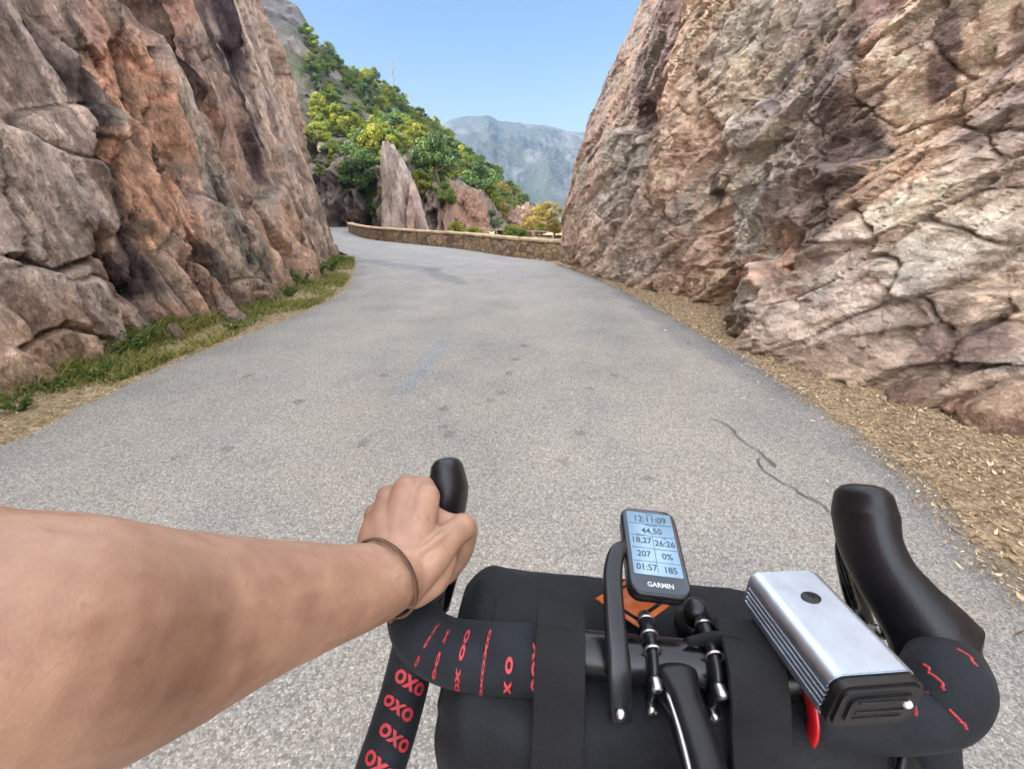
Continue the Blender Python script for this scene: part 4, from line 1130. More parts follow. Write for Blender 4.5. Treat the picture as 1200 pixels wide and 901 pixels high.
tag(gr, "short half-dry grass and weeds along the foot of the left cliff", "grass", kind='stuff')

def weed(seed, n, H):
    r = np.random.default_rng(seed)
    st = r.integers(0, 9, n); a = r.uniform(0, 2 * np.pi, 9); ln = r.uniform(.5, 1, 9)
    u = r.uniform(.15, 1, n)
    P = np.stack([np.cos(a[st]) * u * .55 * H * ln[st], np.sin(a[st]) * u * .55 * H * ln[st], H * ln[st] * (u - .25 * u * u)], -1) + r.normal(0, .03 * H, (n, 3))
    nn = r.normal(size=(n, 3)) + np.array([0, 0, .8]); nn /= np.linalg.norm(nn, axis=1, keepdims=True)
    t = np.cross(nn, r.normal(size=(n, 3))); t /= np.linalg.norm(t, axis=1, keepdims=True); b_ = np.cross(nn, t)
    s = (.055 * H * r.uniform(.6, 1.4, n))[:, None]
    V = np.stack([P + t * s, P + b_ * s * .5, P - t * s, P - b_ * s * .5], 1).reshape(-1, 3)
    return mk_mesh("plant", V, np.arange(4 * n).reshape(-1, 4), False, None, {"tone": np.repeat(r.uniform(0, .8, n), 4)})
WM = [weed(s, 420, 1.0) for s in (1, 2, 3)]
for m_ in WM: m_.materials.append(leaf_mat("weed_leaf", [(0, lin(48, 66, 30)), (.6, lin(86, 104, 48)), (1, lin(130, 138, 70))], .25))
for i, (px, py, h, lb) in enumerate([
    (388, 318, .95, "leafy green weed at the far tip of the left verge"),
    (374, 326, .8, "leafy weed second from the tip of the left verge"),
    (357, 336, .75, "tall green weed against the left cliff before the bend"),
    (345, 346, .45, "low green weed at the road edge before the bend"),
    (270, 385, .32, "green weed under the pale stone at the left cliff foot"),
    (170, 405, .55, "bushy green plant in the hollow of the left cliff foot"),
    (150, 415, .5, "dark green plant left of the bushy one in the cliff hollow"),
    (112, 440, .30, "low green plant in the middle of the left verge"),
    (60, 455, .30, "green plant at the cliff foot towards the left frame edge"),
    (20, 478, .34, "largest near plant in the grass at the left frame edge")]):
    g = gp(px, py, .04)
    o = bpy.data.objects.new("plant", WM[i % 3]); COL.objects.link(o)
    o.location = (g.x - (.06 if g.y > 6 else 0), g.y, grass_z(g.x, g.y) - .02); o.scale = (h * .8, h * .8, h * .62); o.rotation_euler = (0, 0, i * 1.7)
    tag(o, lb, "plant", "weeds on the left verge")
WM2 = [(215, 245, "small green tuft growing in a joint of the left cliff"), (236, 262, "second green tuft lower in the joint of the left cliff")]

# ---- air
def haze(dens):
    bm = bmesh.new(); bmesh.ops.create_cube(bm, size=1)
    for v in bm.verts:
        v.co = Vector((v.co.x * 3000, v.co.y * 3000 + 300, -30 if v.co.z < 0 else 210))
    m = bpy.data.materials.new("air"); m.use_nodes = True; n = m.node_tree.nodes; n.clear()
    o = n.new("ShaderNodeOutputMaterial"); p = n.new("ShaderNodeVolumePrincipled")
    p.inputs['Color'].default_value = (.17, .26, .41, 1); p.inputs['Density'].default_value = dens; p.inputs['Anisotropy'].default_value = .3
    m.node_tree.links.new(p.outputs[0], o.inputs['Volume'])
    ob = bm_obj("haze", bm, m, None, False); tag(ob, kind='stuff'); return ob
HAZE = 0.00062
haze(HAZE)
# ================================================================== COCKPIT
def loft(name, pts, radii, m, parent, flat=None, up=None, k=24, cap=True, sub=6, smooth=True, power=2.0, attr=False):
    """tube through points (world) with radius (or (rx, ry)) at each; up fixes the section's own vertical"""
    P = catmull([tuple(p) for p in pts], sub)
    R = np.array([(r, r) if not isinstance(r, (tuple, list)) else r for r in radii], float)
    tt = np.linspace(0, len(pts) - 1, len(P)); Rx = np.interp(tt, range(len(pts)), R[:, 0]); Ry = np.interp(tt, range(len(pts)), R[:, 1])
    T = np.gradient(P, axis=0); T /= np.linalg.norm(T, axis=1, keepdims=True)
    U = np.array(up if up is not None else (0, 0, 1), float)
    V = []; prev = None
    for i in range(len(P)):
        u_ = U if prev is None or up is not None else prev
        x = np.cross(T[i], u_); 
        if np.linalg.norm(x) < 1e-3: x = np.cross(T[i], (1, 0, 0))
        x /= np.linalg.norm(x); y = np.cross(x, T[i]); prev = y
        a = np.linspace(0, 2 * np.pi, k, endpoint=False)
        ca, sa = np.cos(a), np.sin(a)
        e = 2.0 / power
        cx = np.sign(ca) * np.abs(ca) ** e; sy = np.sign(sa) * np.abs(sa) ** e
        V.append(P[i] + cx[:, None] * x * Rx[i] + sy[:, None] * y * Ry[i])
    n = len(V); V = np.array(V).reshape(-1, 3); F = []
    for i in range(n - 1):
        for j in range(k): F.append((i * k + j, i * k + (j + 1) % k, (i + 1) * k + (j + 1) % k, (i + 1) * k + j))
    if cap:
        # domed ends
        for end in (0, n - 1):
            c = P[end]; s_ = -1 if end == 0 else 1
            ring = list(range(end * k, end * k + k)); base = V[ring]; last = ring
            for f in (.75, .4):
                new = len(V); h = min(Rx[end], Ry[end]) * math.sqrt(1 - f * f) * .55
                V = np.concatenate([V, c + (base - c) * f + T[end] * s_ * h]); nr = list(range(new, new + k))
                for j in range(k):
                    q = (last[j], last[(j + 1) % k], nr[(j + 1) % k], nr[j]); F.append(q if s_ > 0 else q[::-1])
                last = nr
            F.append(tuple(last) if s_ > 0 else tuple(last[::-1]))
    me = mk_mesh(name, V, F, smooth)
    return link_mesh(name, me, m, parent)
def soft_box(name, c, ex, ey, ez, hx_, hy_, hz_, bev, m, parent, seg=4, shape=None):
    bm = bmesh.new(); bmesh.ops.create_cube(bm, size=2)
    for v in bm.verts: v.co = Vector((v.co.x * hx_, v.co.y * hy_, v.co.z * hz_))
    if shape: shape(bm)
    bmesh.ops.bevel(bm, geom=bm.edges[:], offset=bev, segments=seg, profile=.5, affect='EDGES')
    M = Matrix((ex, ey, ez)).transposed()
    for v in bm.verts: v.co = Vector(c) + M @ v.co
    return bm_obj(name, bm, m, parent)
def plate(name, outline, c, ex, ey, ez, thick, bev, m, parent, seg=3):
    """solid slab with a 2-D outline, softened edge"""
    bm = bmesh.new(); M = Matrix((ex, ey, ez)).transposed()
    f = bm.faces.new([bm.verts.new((x, y, -thick)) for x, y in outline])
    r = bmesh.ops.extrude_face_region(bm, geom=[f]); vs_ = [g for g in r['geom'] if isinstance(g, bmesh.types.BMVert)]
    for v in vs_: v.co.z = 0
    if bev: bmesh.ops.bevel(bm, geom=[e for e in bm.edges if abs(e.verts[0].co.z - e.verts[1].co.z) < 1e-7], offset=bev, segments=seg, profile=.5, affect='EDGES')
    for v in bm.verts: v.co = Vector(c) + M @ v.co
    return bm_obj(name, bm, m, parent)
def rrect(w, h, r, n=6, bulge=0.0):
    o = []
    for cx, cy, a0 in ((w - r, h - r, 0), (-w + r, h - r, 90), (-w + r, -h + r, 180), (w - r, -h + r, 270)):
        for i in range(n + 1):
            a = math.radians(a0 + 90 * i / n); o.append((cx + r * math.cos(a), cy + r * math.sin(a)))
    return o
def text_mesh(s, size, extrude=0.0, bold=0.0, res=3):
    cu = bpy.data.curves.new("t", 'FONT'); cu.body = s; cu.size = size; cu.align_x = 'CENTER'; cu.align_y = 'CENTER'
    cu.extrude = extrude; cu.offset = bold; cu.resolution_u = res
    o = bpy.data.objects.new("t", cu); COL.objects.link(o)
    bpy.context.view_layer.update()
    me = bpy.data.meshes.new_from_object(o.evaluated_get(bpy.context.evaluated_depsgraph_get()))
    bpy.data.objects.remove(o); bpy.data.curves.remove(cu)
    me.materials.clear()
    return me
def place_text(name, s, size, c, ex, ey, ez, m, parent, bold=0.0, sx=1.0):
    me = text_mesh(s, size, 0, bold)
    M = Matrix((ex, ey, ez)).transposed()
    for v in me.vertices: v.co = Vector(c) + M @ Vector((v.co.x * sx, v.co.y, 0))
    me.update()
    return link_mesh(name, me, m, parent)
def ring_path(c, ax, ay, r, n=24, a0=0, a1=360):
    return [Vector(c) + Vector(ax) * (r * math.cos(math.radians(a0 + (a1 - a0) * i / n))) + Vector(ay) * (r * math.sin(math.radians(a0 + (a1 - a0) * i / n))) for i in range(n + 1)]

# materials
RUBBER = simple_mat("black_rubber", (.007, .007, .009), .34, bump=.0003, bscale=900, var=.3, vscale=30, spec=.4)
GLOSS = simple_mat("gloss_carbon", (.006, .006, .007), .24, var=.3, vscale=25, spec=.45)
SATIN = simple_mat("satin_black", (.009, .010, .012), .30, var=.25, vscale=30, spec=.4)
ALU = simple_mat("brushed_aluminium", (.46, .52, .60), .42, 1.0, bump=.00012, bscale=900, var=.10, vscale=60)
STEEL = simple_mat("bolt_steel", (.42, .42, .43), .3, 1.0)
RED = simple_mat("red_anodised", lin(190, 24, 30), .35, .0, spec=.6, var=.2, vscale=40)
REDINK = simple_mat("red_print", lin(176, 44, 52), .6, var=.25, vscale=60)
def fabric_mat(name, col, sc=900.0):
    m, n, l, b = new_mat(name)
    tc = n.new("ShaderNodeTexCoord")
    w1 = N(n, "ShaderNodeTexNoise", Scale=34.0, Detail=6.0); l.new(tc.outputs['Object'], w1.inputs['Vector'])
    w2 = N(n, "ShaderNodeTexVoronoi", Scale=sc); l.new(tc.outputs['Object'], w2.inputs['Vector'])
    r = ramp(n, [(.3, tuple(c * .7 for c in col)), (.7, tuple(c * 1.5 for c in col))]); l.new(w1.outputs['Fac'], r.inputs['Fac'])
    d = N(n, "ShaderNodeTexNoise", Scale=7.0, Detail=8.0, Roughness=.75); l.new(tc.outputs['Object'], d.inputs['Vector'])
    dr = ramp(n, [(.55, (0, 0, 0)), (.8, (.012, .011, .010))]); l.new(d.outputs['Fac'], dr.inputs['Fac'])
    ad = N(n, "ShaderNodeMix", data_type='RGBA', blend_type='ADD'); ad.inputs[0].default_value = .55
    l.new(r.outputs[0], ad.inputs[6]); l.new(dr.outputs[0], ad.inputs[7]); l.new(ad.outputs[2], b.inputs['Base Color'])
    b.inputs['Roughness'].default_value = .62; b.inputs['Specular IOR Level'].default_value = .22
    b.inputs['Sheen Weight'].default_value = .03
    bp = N(n, "ShaderNodeBump", Strength=.6, Distance=.0006); l.new(w2.outputs['Distance'], bp.inputs['Height'])
    bp2 = N(n, "ShaderNodeBump", Strength=.5, Distance=.006); l.new(w1.outputs['Fac'], bp2.inputs['Height']); l.new(bp.outputs[0], bp2.inputs['Normal'])
    l.new(bp2.outputs[0], b.inputs['Normal'])
    return m
BAGF = fabric_mat("bag_fabric", (.0065, .007, .009))
WEB = fabric_mat("webbing", (.006, .006, .007), 1400)
TAPE = fabric_mat("bar_tape_foam", (.0095, .0115, .015), 1600)

# bar centre and the machine's own axes (bars pointed a little to the right)
B0 = dp(790, 776, .338)
Lp, Rp = dp(480, 752, .362), dp(1136, 806, .318)
BR = (Rp - Lp); BR.z = 0; BR.normalize()
BF = Vector((-BR.y, BR.x, 0)); BU = Vector((0, 0, 1))
def W(r, f, u): return B0 + BR * r + BF * f + BU * u
def loc(p): d = p - B0; return (d.dot(BR), d.dot(BF), d.dot(BU))

bike = thing("bicycle", "black drop-bar bicycle cockpit with red-lettered tape filling the foot of the picture", "bicycle", (B0.x, B0.y - .0, 0))
# bare bar in the middle
loft("handlebar", [W(-.085, 0, .003), W(-.04, 0, 0), W(0, 0, 0), W(.05, 0, 0), W(.135, -.002, -.004)], [.0165, .0175, .0178, .0175, .0160], GLOSS, bike, k=28)
# taped parts: top, bend, drop
def tape(pts, radii):
    return loft("bar_tape", pts, radii, TAPE, bike, k=36, sub=10)
LT = [dp(655, 772, .345), dp(610, 771, .348), dp(560, 768, .352), dp(520, 760, .358), dp(494, 742, .366), dp(484, 716, .382), dp(486, 690, .402), dp(493, 676, .425)]
LR = [(.0265, .0225), (.0270, .0230), (.0270, .0232), (.0255, .0230), (.0240, .0230), (.0228, .0225), (.0215, .0220), (.0205, .021)]
tl = tape(LT, LR)
LD = [dp(496, 690, .43), dp(495, 706, .445), dp(488, 745, .448), dp(476, 800, .432), dp(462, 850, .412), dp(446, 900, .394), dp(428, 960, .378)]
tld = tape(LD, [.0215, .0225, .0228, .0230, .0228, .0226, .0224])
RT = [dp(952, 834, .322), dp(990, 836, .317), dp(1045, 834, .311), dp(1090, 822, .307), dp(1108, 798, .308), dp(1106, 772, .328), dp(1094, 740, .346)]
RR = [(.0225, .0215), (.0235, .0220), (.0250, .0225), (.0265, .0240), (.0262, .0250), (.0235, .023), (.021, .021)]
trt = tape(RT, RR)
RD = [dp(1092, 790, .37), dp(1088, 815, .378), dp(1086, 860, .372), dp(1090, 910, .356), dp(1100, 970, .338)]
trd = tape(RD, [.021, .0215, .0215, .021, .021])
# overlapping turns of tape: fine dark edges wound round the bar
def path_frame(pts, sub=10):
    P = catmull([tuple(p) for p in pts], sub); T = np.gradient(P, axis=0); T /= np.linalg.norm(T, axis=1, keepdims=True)
    return P, T
def on_tube(pts, radii, u, ang, lift, up=(0, 0, 1)):
    """point on the tape: u along (0..len-1), ang round it"""
    P, T = path_frame(pts); t = u / (len(pts) - 1) * (len(P) - 1); i = int(np.clip(math.floor(t), 0, len(P) - 2)); f = t - i
    p = P[i] * (1 - f) + P[i + 1] * f; tg = T[i] * (1 - f) + T[i + 1] * f
    R = np.array([(r, r) if not isinstance(r, (tuple, list)) else r for r in radii], float)
    rx, ry = np.interp(u, range(len(radii)), R[:, 0]), np.interp(u, range(len(radii)), R[:, 1])
    # the loft carries its frame along; do the same
    y = np.array(up, float)
    for k_ in range(i + 1):
        x = np.cross(T[k_], y); x /= np.linalg.norm(x); y = np.cross(x, T[k_])
    return p + x * (rx + lift) * math.cos(ang) + y * (ry + lift) * math.sin(ang)
# red wound edge lines and script loops, pressed on the tape
def script_strip(name, pts, radii, u0, slant, a0, a1, loops, parent, wid=.0011, amp=.0035, seed=0):
    """a line of looped lettering running round the tape"""
    r = random.Random(seed); n = 64; C = []
    seg_len = 1.0
    P, T = path_frame(pts); L = np.linalg.norm(np.diff(P, axis=0), axis=1).sum() / (len(pts) - 1)
    for i in range(n + 1):
        f = i / n; ph = f * loops * 2 * math.pi
        du = amp * math.sin(ph) / L + slant * (f - .5)
        da = (amp * .9 * math.cos(ph)) / .024
        C.append(on_tube(pts, radii, np.clip(u0 + du, 0, len(pts) - 1.001), a0 + (a1 - a0) * f + da, -wid * .55))
    return loft(name, C, [wid * r.uniform(.7, 1.2) for _ in C], REDINK, parent, k=6, sub=1, cap=False)
def facing(pts, radii, u):
    """angle round the tape that looks at the rider's eye"""
    A_ = np.linspace(0, 2 * math.pi, 72, endpoint=False); e = np.array((0, 0, CH))
    return float(A_[np.argmin([np.linalg.norm(on_tube(pts, radii, u, a, 0) - e) for a in A_])])
UPR = math.pi / 2
sg = -1   # on the top of the left bar the section's angle runs from the far side to the rider
def wrap_text(name, s, size, pts, radii, u0, a0, rot, parent, m=REDINK, bold=.0005, ys=1.0):
    me = text_mesh(s, size, 0, bold, 4)
    bm = bmesh.new(); bm.from_mesh(me)
    bmesh.ops.triangulate(bm, faces=bm.faces)
    bmesh.ops.subdivide_edges(bm, edges=bm.edges, cuts=1)
    P, T = path_frame(pts); L = np.linalg.norm(np.diff(P, axis=0), axis=1).sum() / (len(pts) - 1)
    cr_, sr_ = math.cos(rot), math.sin(rot)
    for v in bm.verts:
        vy = v.co.y * ys; x = v.co.x * cr_ - vy * sr_; y = v.co.x * sr_ + vy * cr_
        v.co = Vector(on_tube(pts, radii, float(np.clip(u0 + y / L, 0, len(pts) - 1.001)), a0 + x / .0225, .0006))
    bpy.data.meshes.remove(me)
    return bm_obj(name, bm, m, parent, False)
for k_, (u0, ys, tx) in enumerate(((.60, .62, "xoo"), (1.22, .45, "  o x"), (1.74, .16, "oxoxo"), (2.28, .32, "oo xo"), (2.85, .24, "x oo"), (3.42, .22, "xo o"))):
    wrap_text("tape_lettering", tx, .0185, LT, LR, u0, facing(LT, LR, u0) + .12, math.radians(4), tl, ys=ys)
LDR = [.0215, .0225, .0228, .0230, .0228, .0226, .0224]
for k_, u0 in enumerate((1.75, 2.35, 2.95, 3.6, 4.25, 4.9)):
    wrap_text("tape_lettering", "oxo", .021, LD, LDR, u0, facing(LD, LDR, u0) + .12 * (-1) ** k_, math.radians(20), tld)
for k_, (u0, da, l_) in enumerate(((2.3, .1, .22), (2.95, .45, .22), (3.2, -.5, .28), (3.75, .25, .30), (4.2, -.35, .25), (4.6, .5, .2), (5.15, -.1, .12), (5.2, .25, .12))):
    a_ = facing(RT, RR, u0) + da
    script_strip("tape_lettering", RT, RR, u0, .16, a_ - l_, a_ + l_, .6, trt, .0012, .0008, 20 + k_)
# ---- brake hoods and levers
RH = [dp(1011, 578, .392), dp(1013, 604, .388), dp(1019, 638, .378), dp(1036, 672, .366), dp(1060, 704, .354), dp(1084, 734, .345), dp(1097, 753, .341)]
RHR = [(.0165, .022), (.0205, .0255), (.0182, .0245), (.0190, .0235), (.0225, .0250), (.0295, .0275), (.0350, .0295)]
rh = loft("brake_hood", RH, RHR, RUBBER, bike, k=40, sub=8, up=(0.25, -.35, .9), power=2.5, cap=True)
loft("brake_lever", [dp(990, 622, .425), dp(990, 650, .428), dp(998, 690, .43), dp(1012, 728, .43), dp(1020, 760, .45), dp(1022, 790, .49)], [(.008, .006), (.0095, .007), (.0105, .007), (.0115, .007), (.011, .006), (.009, .005)], GLOSS, bike, k=16, sub=8)
loft("lever_blade", [dp(984, 628, .40), dp(983, 645, .40), dp(992, 680, .398), dp(1003, 712, .395)], [.0022, .0028, .0030, .0026], SATIN, bike, k=10)
loft("pivot_bolt", [dp(1024, 737, .372), dp(1034, 741, .362)], [.0055, .0055], STEEL, rh, k=16)
LH = [dp(524, 545, .424), dp(525, 570, .422), dp(521, 600, .420), dp(513, 632, .413), dp(503, 662, .405), dp(494, 690, .396)]
LHR = [(.0145, .021), (.0192, .024), (.0182, .024), (.0165, .022), (.018, .022), (.0205, .022)]
lh = loft("brake_hood", LH, LHR, RUBBER, bike, k=36, sub=8, up=(-.15, -.35, .9), power=2.3)
loft("brake_lever", [dp(534, 598, .455), dp(535, 630, .47), dp(528, 670, .48), dp(518, 715, .49)], [(.007, .006), (.009, .007), (.010, .007), (.008, .005)], GLOSS, bike, k=16)

# ---- stem, faceplate, bolts, steerer, head tube, fork and front wheel under the bag
st_dir = (W(0, -.11, .012) - W(0, -.02, 0)).normalized()
loft("stem", [W(-.004, -.016, .002), W(-.002, -.035, .004), W(0, -.075, .006), W(0, -.105, .008)], [(.018, .016), (.0125, .014), (.0125, .015), (.017, .020)], simple_mat("stem_paint", (.007, .007, .008), .4, var=.3, vscale=30, spec=.35), bike, k=32, sub=8, power=2.6)
loft("stem_edge", [W(-.0135, -.03, .010), W(-.012, -.06, .0135), W(-.012, -.10, .015)], [.0022, .0024, .0024], STEEL, bike, k=8)
for r_0 in (-.021, .024):
    pth = ring_path(W(r_0, 0, 0), BF, BU, .0215, 20, -60, 215)
    loft("stem_clamp", pth, [(.0062, .0042)] * len(pth), SATIN, bike, up=tuple(BR), k=14, sub=2)
    for uu in (.012, -.014):
        loft("clamp_bolt", [W(r_0, -.024, uu), W(r_0, -.030, uu)], [.0046, .0046], STEEL, bike, k=14)
    loft("clamp_bolt", [W(r_0, -.002, .022), W(r_0, .012, .0235), W(r_0, .024, .020)], [.0048, .0055, .0050], SATIN, bike, k=14)
    for q in (-.012, .001, .014):
        pth = ring_path(W(r_0, q + .003, .0225), BR, BU, .0062, 14); loft("clamp_collar", pth, [.0011] * len(pth), STEEL, bike, k=6, sub=1, cap=False)
loft("head_tube", [W(0, -.105, .022), W(0, -.105, -.01), W(0, -.085, -.10), W(0, -.062, -.20)], [.021, .021, .023, .027], SATIN, bike, k=28)
loft("top_tube", [W(0, -.10, -.05), W(0, -.30, -.09), W(0, -.62, -.13)], [.021, .020, .018], SATIN, bike, k=20)
loft("down_tube", [W(0, -.07, -.17), W(0, -.22, -.42), W(0, -.42, -.74)], [.025, .026, .026], SATIN, bike, k=20)
axle = W(0, .045, -B0.z + .345)
for sd_ in (-1, 1):
    loft("fork_blade", [W(0, -.060, -.21), W(sd_ * .035, -.052, -.25), W(sd_ * .050, -.02, -.42), axle + BR * sd_ * .055], [.018, .015, .013, .009], SATIN, bike, k=16)
wh = None
pth = ring_path(axle, BF, BU, .323, 64); wh = loft("front_wheel", pth, [(.021, .021)] * 65, simple_mat("tyre", (.02, .02, .02), .8, bump=.002, bscale=120), bike, up=tuple(BR), k=16, sub=1, cap=False)
pth = ring_path(axle, BF, BU, .296, 64); loft("rim", pth, [(.013, .010)] * 65, SATIN, wh, up=tuple(BR), k=12, sub=1, cap=False)
loft("hub", [axle - BR * .05, axle - BR * .03, axle + BR * .03, axle + BR * .05], [.012, .022, .022, .012], SATIN, wh, k=16)
for k_ in range(24):
    a = 2 * math.pi * k_ / 24; d = BF * math.cos(a) + BU * math.sin(a); s_ = BR * (.028 * (-1) ** k_)
    loft("spoke", [axle + s_ + d * .02, axle + d * .29], [.0011, .0011], STEEL, wh, k=5, sub=2, cap=False)
# brake hoses
loft("brake_hose", [W(.175, .015, -.022), W(.150, -.035, -.018), W(.128, -.055, -.05), W(.10, -.03, -.11), W(.05, .02, -.16)], [.0027] * 5, RUBBER, bike, k=10)
# ---- handlebar bag
def bag():
    t = thing("handlebar_bag", "black fabric handlebar roll bag strapped under the bars", "bag", (B0.x + .0, B0.y + .03, B0.z - .2))
    n, k = 90, 72; V = []
    rL, rR = -.188, .138
    for i in range(n):
        q = i / (n - 1); 
        e = min(q, 1 - q) * (rR - rL)
        sh = 1 - .22 * (1 - min(1, e / .03)) ** 2
        for j in range(k):
            a = 2 * math.pi * j / k
            ca, sa = math.cos(a), math.sin(a); pw = 2 / 4.4
            f = .030 + .088 * math.copysign(abs(ca) ** pw, ca) * sh; u = -.112 + .098 * math.copysign(abs(sa) ** pw, sa) * sh
            r = rL + (rR - rL) * q
            if q < .1: r += .016 * max(0., (.03 - (f - .0)) / .088 + .5) * 0 + .020 * max(0, 1 - (f + .058) / .10) * 0
            if q > .9: r += (-.055 * (f - .03) / .088 * (q - .9) / .1)     # right end is cut on a slant
            wr = .0035 * fbm(np.array(r * 18.), np.array(a * 1.6), 4, 1000) + .0045 * fbm(np.array(r * 7. + 3), np.array(a * .9), 3, 1003)
            pk = .003 * math.sin(a * 9 + 2 * math.sin(a * 3)) * max(0, 1 - e / .02) * (q < .5)
            f += ca * float(wr + pk); u += sa * float(wr + pk)
            # dents under the straps
            V.append(W(r, f, u))
    F = []
    for i in range(n - 1):
        for j in range(k): F.append((i * k + j, (i + 1) * k + j, (i + 1) * k + (j + 1) % k, i * k + (j + 1) % k))
    F.append(tuple(range(k))[::-1]); F.append(tuple(range((n - 1) * k, n * k)))
    link_mesh("body", mk_mesh("body", [tuple(v) for v in V], F), BAGF, t)
    return t
bg_ = bag()
def bag_pt(r, a, lift=.0):
    ca, sa = math.cos(a), math.sin(a); pw = 2 / 4.4
    return W(r, .030 + (.088 + lift) * math.copysign(abs(ca) ** pw, ca), -.112 + (.098 + lift) * math.copysign(abs(sa) ** pw, sa))
def band(name, rc, w, prof, th, m, parent):
    """flat strap of width w following a (f, u) profile"""
    P = catmull(prof, 8); T = np.gradient(P, axis=0); T /= np.linalg.norm(T, axis=1, keepdims=True); Nn = np.stack([-T[:, 1], T[:, 0]], -1)
    V = []; F = []
    sec = [(-w, 0), (-w * .96, th), (w * .96, th), (w, 0)]
    for p, nn in zip(P, Nn):
        for (x, h) in sec: V.append(tuple(W(rc + x, p[0] + nn[0] * h, p[1] + nn[1] * h)))
    k = 4
    for i in range(len(P) - 1):
        for j in range(k): F.append((i * k + j, (i + 1) * k + j, (i + 1) * k + (j + 1) % k, i * k + (j + 1) % k))
    F.append((0, 1, 2, 3)); F.append(tuple(range(len(V) - 4, len(V)))[::-1])
    return link_mesh(name, mk_mesh(name, V, F, False), m, parent)
lc, rc_ = loc(dp(655, 790, .33))[0], loc(dp(872, 800, .325))[0]
for rc, nm in ((lc, 0), (rc_, 1)):
    prof = [(.034, -.016), (.031, .004), (.022, .023), (.004, .0315), (-.016, .026), (-.031, .010), (-.042, -.010), (-.058, -.032), (-.068, -.06), (-.0705, -.10), (-.0705, -.18)]
    s_ = band("strap", rc, .0188 if nm == 0 else .0205, prof[::-1], .003, WEB, bg_)
    soft_box("strap_pad", W(rc, .006, .0325), BR, BF, BU, .0195, .012, .0020, .002, WEB, s_)
# folded strap end and loops
loft("strap_end", [dp(806, 752, .330), dp(835, 748, .327), dp(868, 752, .322), dp(878, 762, .318)], [(.002, .005), (.0022, .008), (.0022, .008), (.002, .004)], WEB, bg_, k=12, up=tuple(BU))
# seam lines of the top panel
def seam(pix, w=.0007):
    pts = []
    for (r, a) in pix: pts.append(bag_pt(r, a, .0012))
    loft("seam", pts, [w] * len(pts), WEB, bg_, k=6, sub=6)
for rr in (-.150, .112):
    seam([(rr, math.radians(d)) for d in range(12, 106, 10)], .0017)
seam([(r_ / 100, math.radians(36)) for r_ in range(-15, 12, 4)], .0012)
seam([(r_ / 100, math.radians(168)) for r_ in range(-15, 12, 4)], .0012)
# roll closure on the left end, metal ring, round knob, orange badge
rc0 = dp(664, 722, .384); ex_ = BR; ez_ = (BU * .8 - BF * .6).normalized()
pth = ring_path(rc0, BR, ez_, .0105, 20, -10, 190); loft("ring", pth, [.0016] * len(pth), simple_mat("dull_ring", (.05, .05, .055), .4), bg_, k=8, sub=1)
kb = dp(816, 730, .372); kd = dp(815, 712, .360)
loft("knob", [kb, kb.lerp(kd, .3), kd], [.0110, .0102, .0095], SATIN, bg_, k=24)
loft("knob_base", [kb - (kd - kb).normalized() * .002, kb + (kd - kb).normalized() * .0012], [.0185, .0175], SATIN, bg_, k=28)
bc = dp(741, 711, .385); bx = BR; by = (BF * .93 + BU * -.16).normalized(); bz = bx.cross(by)
OG = simple_mat("orange_print", lin(206, 106, 52), .5, var=.2, vscale=80)
dm = [(0, .030), (-.033, 0), (0, -.030), (.033, 0)]
plate("badge", dm, bc + bz * .006, bx, by, bz, .0015, 0, OG, bg_)
plate("badge_inset", [(x * .80, y * .80) for x, y in dm], bc + bz * .0066, bx, by, bz, .0006, 0, WEB, bg_)
plate("badge_centre", [(x * .66, y * .66) for x, y in dm], bc + bz * .0072, bx, by, bz, .0006, 0, OG, bg_)

# ---- mount arm and bike computer
mnt = thing("computer_mount", "black out-front mount arm clamped on the bar left of the stem", "mount", loc_ := tuple(dp(727, 800, .32)))
MA = [dp(727, 842, .312), dp(727, 815, .312), dp(725, 780, .314), dp(722, 745, .322), dp(719, 705, .338), dp(718, 672, .354), dp(723, 648, .368), dp(734, 640, .376)]
loft("arm", MA, [(.0080, .004), (.0088, .0048), (.0088, .005), (.0082, .005), (.0078, .005), (.0078, .0048), (.0070, .0045), (.006, .004)], SATIN, mnt, k=20, sub=8, up=(0, -.45, .9), power=3)
loft("bolt", [dp(727, 836, .3095), dp(727, 836, .3055)], [.0042, .0040], STEEL, mnt, k=16)
pth = ring_path(W(loc(dp(727, 785, .338))[0], 0, 0), BF, BU, .0195, 20, 0, 360); loft("clamp", pth, [(.008, .002)] * len(pth), SATIN, mnt, up=tuple(BR), k=14, sub=1, cap=False)
gt, gb = dp(758.5, 599, .402), dp(775.5, 694, .340)
gl = (dp(738, 692, .340) - gb).normalized() * -1
gy = (gt - gb); GL_ = gy.length; gy.normalize()
gz = gl.cross(gy).normalized(); gx = gy.cross(gz).normalized(); gc = (gt + gb) / 2
gw = (dp(812, 691, .340) - dp(738, 691, .340)).length / 2; gh = GL_ / 2 + .003
gps = thing("bike_computer", "black bike computer with a lit blue-white data screen", "bike computer", tuple(gc))
def shp(w, h, r): return rrect(w, h, r, 8)
plate("casing", shp(gw, gh, .011), gc, gx, gy, gz, .008, .0028, SATIN, gps, 5)
plate("lower_casing", shp(gw * .95, gh * .96, .010), gc - gz * .0085, gx, gy, gz, .009, .003, RUBBER, gps, 4)
plate("glass", shp(gw * .93, gh * .95, .009), gc + gz * .0004, gx, gy, gz, .0008, .0003, simple_mat("glass_black", (.018, .026, .036), .12, spec=.6), gps, 2)
sm, n_, l_, b_ = new_mat("screen_lit")
b_.inputs['Base Color'].default_value = (*lin(126, 152, 170), 1); b_.inputs['Roughness'].default_value = .25
b_.inputs['Emission Color'].default_value = (*lin(130, 186, 226), 1); b_.inputs['Emission Strength'].default_value = .006
sy0 = .0055
plate("screen", shp(gw * .80, gh * .735, .0012), gc + gz * .0008 + gy * sy0, gx, gy, gz, .0003, 0, sm, gps)
